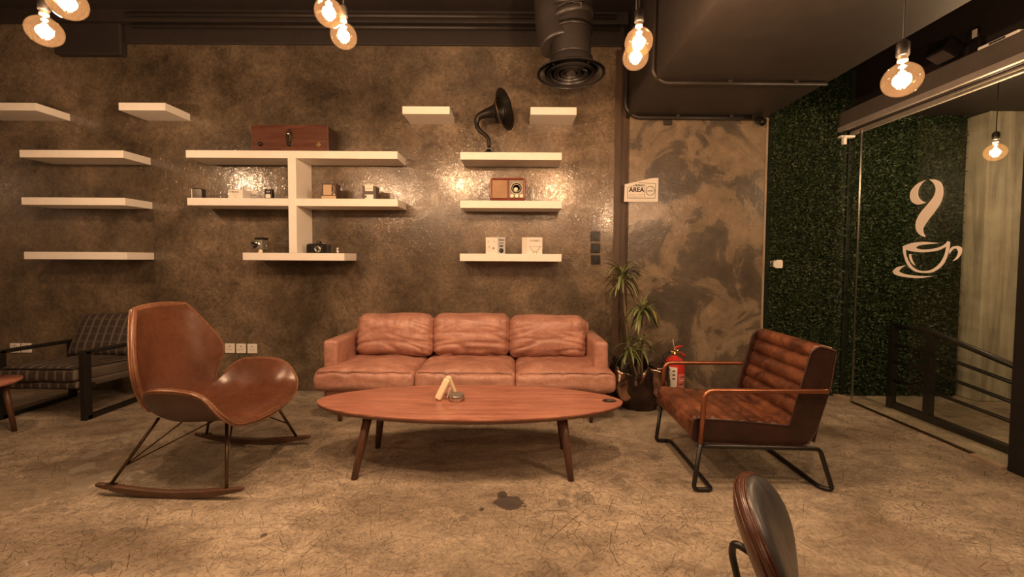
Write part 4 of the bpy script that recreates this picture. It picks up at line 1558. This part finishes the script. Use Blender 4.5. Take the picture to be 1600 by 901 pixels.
t = thing('rocking_chair', 'chestnut leather winged rocking chair on curved wooden rockers', 'rocking chair', O)
edge = [(-.345, .165, .995), (-.285, .235, .865), (-.215, .300, .695), (-.225, .262, .560), (-.215, .232, .470), (-.165, .290, .535), (-.095, .338, .590), (.080, .352, .596), (.200, .350, .566), (.285, .330, .470), (.318, .270, .405), (.335, .18, .382)]
cent = [(-.368, 1.000), (-.352, .868), (-.322, .705), (-.285, .575), (-.250, .475), (-.205, .415), (-.100, .385), (.030, .392), (.140, .402), (.230, .408), (.295, .402), (.335, .380)]
pw = [2.0, 2.0, 2.0, 2.2, 2.6, 3.2, 3.6, 3.8, 3.6, 3.2, 2.6, 2.2]
e3 = catmull([Vector(p) for p in edge], 4)
c3 = catmull([Vector((u_, 0, z_)) for u_, z_ in cent], 4)
p3 = catmull([Vector((p, 0, 0)) for p in pw], 4)
NR = len(e3)
NV = 29


def shell_pt(i, j, off=0.0):
    w_ = -1 + 2 * j / (NV - 1)
    a_ = abs(w_)
    E_, C_ = e3[i], c3[i]
    k_ = a_ ** p3[i].x
    return (C_.x + (E_.x - C_.x) * k_, E_.y * w_, C_.z + (E_.z - C_.z) * k_)


def shell_surface():
    mb_ = MB()
    vs_ = [RC(*shell_pt(i, j)) for i in range(NR) for j in range(NV)]
    fs_ = [(i * NV + j, (i + 1) * NV + j, (i + 1) * NV + j + 1, i * NV + j + 1) for i in range(NR - 1) for j in range(NV - 1)]
    return mb_.add(vs_, fs_)


mb = shell_surface()
# outward thickness by explicit offset so the padding is on the outside/below
me_ = bpy.data.meshes.new('tmp')
me_.from_pydata(mb.v, [], mb.f)
me_.update()
nrm = [v.normal.copy() for v in me_.vertices]
cenp = RC(.0, 0, .75)
mid = (NR // 2) * NV + NV // 2
if nrm[mid].z > 0:
    nrm = [-x for x in nrm]
vo = []
for i in range(NR):
    for j in range(NV):
        w_ = abs(-1 + 2 * j / (NV - 1))
        thick = (.040 if i < NR * .38 else .030) + .022 * (1 - w_ ** 2)
        vo.append(mb.v[i * NV + j] + nrm[i * NV + j] * thick)
bpy.data.meshes.remove(me_)
inner = MB().add(mb.v, mb.f)
part('inner_shell', inner, M['rocker_leather'], t, sub=1)
outm = MB().add(vo, mb.f)
part('outer_shell', outm, M['rocker_outer'], t, sub=1)
# rolled edge joining both
ring = [(0, j) for j in range(NV)] + [(i, NV - 1) for i in range(1, NR)] + [(NR - 1, j) for j in range(NV - 2, -1, -1)] + [(i, 0) for i in range(NR - 2, 0, -1)]
ri = [mb.v[i * NV + j] for i, j in ring]
ro = [vo[i * NV + j] for i, j in ring]
em = MB()
n = len(ring)
vs, fs = [], []
K = 6
for m in range(n):
    a_, b_ = ri[m], ro[m]
    cm = (a_ + b_) / 2
    tang = (ri[(m + 1) % n] - ri[m - 1]).normalized()
    d_ = (b_ - a_)
    outw = d_.cross(tang).normalized()
    i, j = ring[m]
    # make it point away from shell interior
    i2, j2 = min(max(i, 1), NR - 2), min(max(j, 1), NV - 2)
    if outw.dot(mb.v[i2 * NV + j2] - a_) > 0:
        outw = -outw
    for k_ in range(K + 1):
        an = pi * k_ / K
        vs.append(cm - d_ * .5 * cos(an) + outw * d_.length * .42 * sin(an))
for m in range(n):
    l = (m + 1) % n
    for k_ in range(K):
        fs.append((m * (K + 1) + k_, l * (K + 1) + k_, l * (K + 1) + k_ + 1, m * (K + 1) + k_ + 1))
em.add(vs, fs)
part('padded_edge', em, M['rocker_edge'], t)
pp = [v + (ro[m] - ri[m]) * .5 * 0 for m, v in enumerate(ri)]
mids = [vs[m * (K + 1) + 2] for m in range(n)]
part('piping', MB().tube(mids, .0035, 6, closed=True), M['rocker_piping'], t)
mids = [vs[m * (K + 1) + 4] for m in range(n)]
part('piping', MB().tube(mids, .0035, 6, closed=True), M['rocker_piping'], t)
for s_ in (-1, 1):
    v_ = s_ * .325
    # rocker runner
    NS = 25
    mb = MB()
    vs, fs = [], []
    for i in range(NS):
        q_ = -1 + 2 * i / (NS - 1)
        u_ = -.03 + q_ * .415
        zb = .052 * q_ * q_
        hh = .038 * (1 - .55 * abs(q_) ** 4)
        ww = .017 * (1 - .4 * abs(q_) ** 6)
        for dv, dz in ((-ww, 0), (ww, 0), (ww, hh), (-ww, hh)):
            vs.append(RC(u_, v_ + dv, zb + dz))
    for i in range(NS - 1):
        for k_ in range(4):
            l = (k_ + 1) % 4
            fs.append((i * 4 + k_, i * 4 + l, i * 4 + 4 + l, i * 4 + 4 + k_))
    fs += [(0, 3, 2, 1), tuple((NS - 1) * 4 + k_ for k_ in range(4))]
    mb.add(vs, fs, False)
    rk_ = part('rocker', mb, M['rocker_wood'], t, bevel=.005)
    ft_r, tp_r = RC(-.36, v_, .066), RC(-.20, s_ * .20, .385)
    ft_f, tp_f = RC(.29, v_, .056), RC(.20, s_ * .20, .372)
    part('leg', MB().tube([ft_r, tp_r], .0085, 12), M['rod'], t)
    part('leg', MB().tube([ft_f, tp_f], .0085, 12), M['rod'], t)
    a_ = ft_r + (tp_r - ft_r) * .25
    part('brace', MB().tube([a_, RC(-.10, s_ * .10, .362)], .004, 8), M['rod'], t)
    part('brace', MB().tube([a_, RC(.08, s_ * .10, .355)], .004, 8), M['rod'], t)
    a_ = ft_f + (tp_f - ft_f) * .35
    part('brace', MB().tube([a_, RC(.12, s_ * .04, .365)], .004, 8), M['rod'], t)
    for f_ in (ft_r, ft_f):
        part('foot_plate', MB().box(f_ + Vector((0, 0, -.004)), (.05, .028, .008)), M['rod'], t, bevel=.002)
        part('bolt', MB().lathe([(.005, 0), (.005, .003), (0, .004)], f_ + Vector((0, -.0175, -.022)), 10, (0, -1, 0)), M['chrome'], rk_)

# ---------------------------------------------------------------- brown channelled armchair
t = thing('leather_armchair', 'worn brown channel tufted leather armchair on a black and copper tube frame', 'armchair', (1.35, 2.57, 0))
YN, YF = 2.262, 2.885
yc = (YN + YF) / 2


def chan(nch, amp, front):
    def fn(q, p, n_):
        if q.z > .2:
            fx = (q.x + 1) / 2 * nch
            f_ = fx - math.floor(fx)
            b_ = abs(sin(pi * f_)) ** .42
            ed = 1 - max(0, abs(q.y) - .86) / .14 * .75
            p.z += amp * (b_ - .65) * ed
            p.z += .007 * noise.noise(Vector((p.x * 9, p.y * 7, front)))
            # pulled creases across the channels
            p.z -= .006 * max(0, ridged(Vector((p.x * 3.2, p.y * 5, front * 3)), 3.5) - .6)
        return p
    return fn


# seat pad: x from front to back
sf = Vector((1.0, yc, .355))
sb = Vector((1.60, yc, .308))
d_ = (sb - sf)
seat = MB().rbox((d_.length / 2 + .005, .283, .063), .022, mat4((sf + sb) / 2, d_, (0, 1, 0), d_.cross(Vector((0, 1, 0)))), (70, 14, 4), chan(7, .030, 1))
part('seat', seat, M['worn_leather'], t)
bf = Vector((1.615, yc, .335))
bt = Vector((1.745, yc, .805))
d_ = (bt - bf)
xn = -(Vector((0, 1, 0)).cross(d_.normalized()))  # towards the sitter
backp = MB().rbox((d_.length / 2 + .02, .283, .055), .022, mat4((bf + bt) / 2 + xn * .0, d_, (0, 1, 0), d_.cross(Vector((0, 1, 0)))), (66, 14, 4), chan(6, .036, 5))
part('backrest', backp, M['worn_leather'], t)
# side gussets in darker leather (follow the L profile)
prof = [(.992, .292), (1.005, .408), (1.30, .392), (1.545, .368), (1.655, .79), (1.70, .822), (1.80, .795), (1.775, .60), (1.70, .34), (1.655, .262), (1.60, .245), (1.02, .272)]
for yy, s_ in ((yc - .283, -1), (yc + .283, 1)):
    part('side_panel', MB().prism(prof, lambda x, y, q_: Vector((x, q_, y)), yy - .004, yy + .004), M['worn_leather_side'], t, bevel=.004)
    wl = [Vector((x, yy + s_ * .005, z)) for x, z in prof]
    part('seam', MB().tube(fillet(wl, .02, 4, True), .0035, 8, closed=True), M['seam_thread'], t)
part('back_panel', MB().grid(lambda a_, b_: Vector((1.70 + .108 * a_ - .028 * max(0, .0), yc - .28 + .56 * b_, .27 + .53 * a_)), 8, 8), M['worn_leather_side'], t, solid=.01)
R_ = .0125
for yy in (YN, YF):
    s_ = 1 if yy == YN else -1
    part('arm', MB().tube(fillet([(1.742, yy + s_ * .02, .570), (1.735, yy, .575), (1.052, yy, .575), (1.035, yy, .28)], .055, 8), R_ + .0015, 14), M['copper'], t)
# lower frame, one continuous tube
fr = [(1.035, YN, .28), (1.0, YN, R_), (1.105, YN, R_), (1.105, YF, R_), (1.0, YF, R_), (1.035, YF, .28)]
part('front_leg_frame', MB().tube(fillet(fr, .03, 6), R_, 14), M['black_metal'], t)
rr_ = [(1.035, YN, .262), (1.705, YN, .250), (1.785, YN, R_), (1.735, YN + .03, R_), (1.735, YF - .03, R_), (1.785, YF, R_), (1.705, YF, .250), (1.035, YF, .262)]
part('rear_leg_frame', MB().tube(fillet(rr_, .035, 6), R_, 14), M['black_metal'], t)
part('seat_bar', MB().tube([(1.2, YN, .256), (1.2, YF, .256)], .009, 10).tube([(1.5, YN, .25), (1.5, YF, .25)], .009, 10), M['black_metal'], t)

# ---------------------------------------------------------------- checked armchair
t = thing('checked_armchair', 'low armchair in dark checked fabric with a flat black bar frame', 'armchair', (-3.77, 3.5, 0))
x0, x1 = -4.12, -3.44
for xx in (x0, x1):
    w = MB()
    w.box((xx, 3.235, .275), (.045, .055, .55))
    w.box((xx, 3.50, .535), (.045, .55, .03), R=Matrix.Rotation(-.03, 3, 'X'))
    w.box((xx, 3.50, .018), (.045, .55, .036))
    w.box((xx, 3.76, .27), (.045, .04, .52))
    part('side_frame', w, M['black_metal'], t, bevel=.003)
part('cross_bar', MB().box(((x0 + x1) / 2, 3.30, .26), (x1 - x0, .03, .04)).box(((x0 + x1) / 2, 3.7, .24), (x1 - x0, .03, .04)), M['black_metal'], t, bevel=.003)


def softfn(q, p, n_):
    if q.z > 0:
        p.z += .03 * (1 - q.x ** 4) * (1 - q.y ** 4)
    p += n_ * .008 * noise.noise(p * 6)
    return p


q = part('seat_cushion', MB().rbox((.31, .32, .055), .035, mat4(((x0 + x1) / 2, 3.50, .345), (1, 0, 0), (0, 1, -.08), (0, .08, 1)), (18, 16, 3), softfn), M['check'], t)
pts = fillet([Vector(((x0 + x1) / 2 + a * .305, 3.50 + b * .315, .345 + .05 - b * .026)) for a, b in ((-1, -1), (1, -1), (1, 1), (-1, 1))], .04, 5, True)
part('piping', MB().tube(pts, .005, 6, closed=True), M['iron'], q)
part('seat_base', MB().rbox((.31, .30, .03), .02, mat4(((x0 + x1) / 2, 3.50, .268), (1, 0, 0), (0, 1, -.06), (0, .06, 1)), (8, 8, 2)), M['check'], t)
part('back_cushion', MB().rbox((.31, .20, .055), .035, mat4(((x0 + x1) / 2, 3.80, .575), (1, 0, 0), (0, .42, 1), (0, -1, .42)), (18, 14, 3), softfn), M['check'], t)

# table cut by the left edge
c = G(17, 596, .40)
t = thing('side_table', 'reddish wooden table edge cut off at the far left', 'table', (c.x - .2, c.y, 0))
cc = Vector((c.x - .2, c.y - .02, 0))
part('tabletop', MB().lathe([(0, .375), (.185, .375), (.2, .385), (.2, .400), (0, .400)], cc, 48, capends=False), M['tabletop'], t)
for a in (pi * .25, pi * .75, pi * 1.25, pi * 1.75):
    part('leg', MB().tube([cc + Vector((cos(a) * .15, sin(a) * .15, 0)), cc + Vector((cos(a) * .11, sin(a) * .11, .377))], [.014, .02], 14), M['walnut'], t)

# ---------------------------------------------------------------- plant
pc = Vector((1.085, 3.62, 0))
t = thing('potted_plant', 'dracaena with three leafy heads in a crumpled bronze pot', 'potted plant', pc)


def pot_fn(a, b):
    an = 2 * pi * a
    z_ = .36 * b
    r_ = .145 + .110 * sin(min(1, b * 1.15) * pi / 2) - .02 * max(0, b - .75)
    ruff = (.012 + .045 * b * b) * (sin(an * 5 + 1.5 * sin(an * 2)) * .6 + .4 * sin(an * 9 + 4 * b))
    r_ += ruff + .014 * noise.noise(Vector((cos(an) * 3, sin(an) * 3, b * 5)))
    z_ += .045 * b ** 3 * sin(an * 5 + 2) + .012 * b * sin(an * 11)
    return pc + Vector((r_ * cos(an), r_ * sin(an), z_))


def pot_fold(a, b):
    p = pot_fn(a, 1)
    an = 2 * pi * a
    o_ = Vector((cos(an), sin(an), 0))
    dr = .022 + .014 * sin(an * 5 + 1) + .010 * sin(an * 8 + b * 5)
    q = p + o_ * dr * sin(b * pi * .8) + Vector((0, 0, -.17 * b * (1 + .5 * sin(an * 5 + .6))))
    return q - o_ * .035 * b * b + o_ * .010 * noise.noise(q * 14)


q = part('pot', MB().grid(pot_fn, 110, 24, True).lathe([(0, .004), (.14, .004)], pc, 30, capends=False), M['pot_body'], t, solid=.006)
part('folded_rim', MB().grid(pot_fold, 140, 14, True), M['bronze'], t, solid=.004)
part('soil', MB().lathe([(0, .295), (.10, .292), (.185, .285)], pc, 30, capends=False), M['soil'], t)
heads = [(P(972, 432, 3.66), pc + Vector((-.05, .03, .28)), 46, .27), (P(1004, 482, 3.60), pc + Vector((.03, .0, .28)), 46, .25), (P(983, 545, 3.50), pc + Vector((-.03, -.08, .28)), 26, .21), (P(1001, 537, 3.60), pc + Vector((.0, -.02, .28)), 16, .19)]


def leafstrip(mb, b, d, L, w, droop):
    d = d.normalized()
    n_ = 7
    side = d.cross(Vector((0, 0, 1)))
    if side.length < .1:
        side = Vector((1, 0, 0))
    side.normalize()
    vs, fs = [], []
    p = b.copy()
    dd = d.copy()
    for i in range(n_ + 1):
        s_ = i / n_
        ww = w * (sin(pi * min(1, .12 + s_ * .88)) ** .6) * (1 if s_ < .97 else .1)
        nm = side.cross(dd).normalized()
        vs += [p - side * ww + nm * ww * .35, p, p + side * ww + nm * ww * .35]
        dd = (dd + Vector((0, 0, -droop / n_))).normalized()
        p = p + dd * (L / n_)
    for i in range(n_):
        a_ = i * 3
        fs += [(a_, a_ + 1, a_ + 4, a_ + 3), (a_ + 1, a_ + 2, a_ + 5, a_ + 4)]
    mb.add(vs, fs)


for hc, root, nl, LL in heads:
    top = hc + Vector((0, 0, -.01))
    midp = (root + top) / 2 + Vector((random.uniform(-.02, .02), random.uniform(-.02, .02), 0))
    part('cane', MB().tube(catmull([root, midp, top + Vector((0, 0, .03))], 6), [.013 - .004 * i / 12 for i in range(13)], 10), M['stem'], t)
    mb = MB()
    for i in range(nl):
        an = random.uniform(0, 2 * pi)
        el = random.uniform(-.25, 1.3)
        d = Vector((cos(an) * cos(el), sin(an) * cos(el) * .8, sin(el)))
        if d.y > .3:
            d.y *= .5
        leafstrip(mb, top + Vector((0, 0, random.uniform(-.05, .045))), d, LL * random.uniform(.65, 1.1), random.uniform(.008, .0135), random.uniform(1.3, 2.9))
    part('foliage', mb, M['leaf'], t)

# ---------------------------------------------------------------- extinguisher
ec = Vector((P(1054, 570, 3.72).x, 3.72, 0))
t = thing('fire_extinguisher', 'red fire extinguisher standing on the floor behind the leather armchair', 'fire extinguisher', ec)
zt = P(1054, 560, 3.72).z
R_ = .088
q = part('cylinder', MB().lathe([(.075, 0), (R_, .012), (R_, zt - .05), (R_ * .93, zt - .02), (R_ * .7, zt + .006), (R_ * .35, zt + .022), (.022, zt + .030)], ec, 40), M['ext_red'], t)


def on_cyl(a0, a1, z0, z1, r_, mat, name, par, lab=None):
    return part(name, MB().grid(lambda a, b: ec + Vector((r_ * sin(a0 + (a1 - a0) * a), -r_ * cos(a0 + (a1 - a0) * a), z0 + (z1 - z0) * b)), 10, 4), mat, par, label=lab)


on_cyl(-1.05, -.10, zt - .27, zt - .06, R_ + .001, M['paper'], 'paper_label', q, 'white paper inspection label')
on_cyl(.02, 1.0, zt - .27, zt - .12, R_ + .001, plain('faded_red_print', (.62, .20, .16), .5), 'printed_panel', q)
for i in range(4):
    on_cyl(.15, .85, zt - .15 - i * .032, zt - .144 - i * .032, R_ + .002, M['card_white'] if i % 2 else M['print'], 'printed_line', q)
for i in range(3):
    on_cyl(-.55, -.3, zt - .10 - i * .035, zt - .088 - i * .035, R_ + .002, M['print'], 'printed_line', q)
    on_cyl(-.92, -.78, zt - .09 - i * .05, zt - .08 - i * .05, R_ + .002, M['print'], 'printed_line', q)
v0 = ec + Vector((0, 0, zt + .03))
vb = part('valve', MB().lathe([(.020, 0), (.020, .02), (.014, .025), (.014, .055), (.018, .06), (0, .065)], v0, 20).tube([v0 + Vector((-.045, 0, .03)), v0 + Vector((.02, 0, .03))], .011, 12), M['brass'], t)
part('gauge', MB().lathe([(.018, 0), (.019, .008), (.015, .011), (0, .011)], v0 + Vector((.028, -.018, .045)), 20, (0, -1, 0)), M['chrome'], vb)
part('carry_handle', MB().tube([v0 + Vector((.0, 0, .048)), v0 + Vector((.04, 0, .035)), v0 + Vector((.075, 0, .008)), v0 + Vector((.095, 0, -.01))], [.010, .011, .011, .009], 10), M['ext_red'], t)
part('squeeze_lever', MB().tube([v0 + Vector((-.012, 0, .062)), v0 + Vector((.02, 0, .078)), v0 + Vector((.072, 0, .088))], [.010, .011, .007], 10), M['ext_red'], t)
part('seal_tag', MB().tube([v0 + Vector((-.005, -.01, .06)), v0 + Vector((-.018, -.01, .11)), v0 + Vector((-.024, -.01, .15))], .0025, 6), M['cream'], t)
part('hose', MB().tube(catmull([v0 + Vector((-.04, 0, .03)), v0 + Vector((-.085, -.01, .015)), v0 + Vector((-.112, -.02, -.06)), ec + Vector((-.108, -.03, zt - .15)), ec + Vector((-.10, -.03, zt - .28))], 6), .012, 10), M['hose'], t)

# ---------------------------------------------------------------- foreground chair
FC = Vector((.705, 1.13, .515))
az = radians(57)
lat = Vector((cos(az), sin(az), 0))
n0 = Vector((sin(az), -cos(az), 0))
rec = .41
uu = Vector((0, 0, 1)) * cos(rec) - n0 * sin(rec)
nn = n0 * cos(rec) + Vector((0, 0, 1)) * sin(rec)
A_, B_ = .200, .165
t = thing('dining_chair', 'chair with rounded black backrest and brown rim cut by the bottom edge', 'chair', (FC.x, FC.y, 0))


def bk(rho, a, off):
    x, y = A_ * rho * cos(a), B_ * rho * sin(a)
    curve = .10 * (x / A_) ** 2 * .35
    return FC + lat * x + uu * y + nn * (off + curve)


def disc(offs):
    mb_ = MB()
    NA = 56
    vs_ = []
    for rho, off in offs:
        for k_ in range(NA):
            vs_.append(bk(rho, 2 * pi * k_ / NA, off))
    fs_ = []
    for i in range(len(offs) - 1):
        for k_ in range(NA):
            l_ = (k_ + 1) % NA
            fs_.append((i * NA + k_, i * NA + l_, (i + 1) * NA + l_, (i + 1) * NA + k_))
    fs_.append(tuple(range(NA)))
    return mb_.add(vs_, fs_)


part('front_pad', disc([(.02, .046), (.3, .045), (.6, .041), (.82, .032), (.93, .020), (.97, .006), (.97, .0)]), M['black_leather'], t)
part('backrest_rim', disc([(.02, -.045), (.4, -.044), (.7, -.038), (.88, -.026), (.97, -.012), (1.0, .0), (.99, .007), (.955, .012), (.93, .006)]), M['brown_rim'], t)
for rho, off in ((1.0, -.002), (.955, .013), (.965, -.016)):
    part('piping', MB().tube([bk(rho, a, off) for a in np.linspace(0, 2 * pi, 64, endpoint=False)], .003, 6, closed=True), M['brown_rim'], t)
T1 = P(1174, 868, 1.16)
T0 = P(1147, 846, 1.20)
T2 = P(1143, 862, 1.22)
T3 = P(1162, 945, 1.22)
foot = Vector((T3.x + .01, T3.y + .02, 0.0))
part('tube_frame', MB().tube(fillet([T1 + nn * .01, T0, T2 + (T2 - T0) * .0, T3, foot], .03, 6), .0105, 14), M['black_metal'], t)
sc_ = FC + n0 * .30 + Vector((0, 0, -.11))
sc_.z = .35
seatm = MB().lathe([(0, -.02), (.14, -.02), (.17, -.005), (.175, .015), (.16, .03), (0, .04)], sc_, 40, capends=False)
part('seat', seatm, M['brown_rim'], t)
for a in (.6, 2.2, 3.8, 5.4):
    part('leg', MB().tube([sc_ + Vector((.21 * cos(a), .21 * sin(a), -.35)), sc_ + Vector((.13 * cos(a), .13 * sin(a), -.02))], .0105, 12), M['black_metal'], t)
part('back_support', MB().tube(catmull([sc_ - n0 * .15 + Vector((0, 0, -.02)), sc_ - n0 * .24 + Vector((0, 0, .02)), FC - uu * B_ * .7 - nn * .04], 6), .012, 12), M['black_metal'], t)
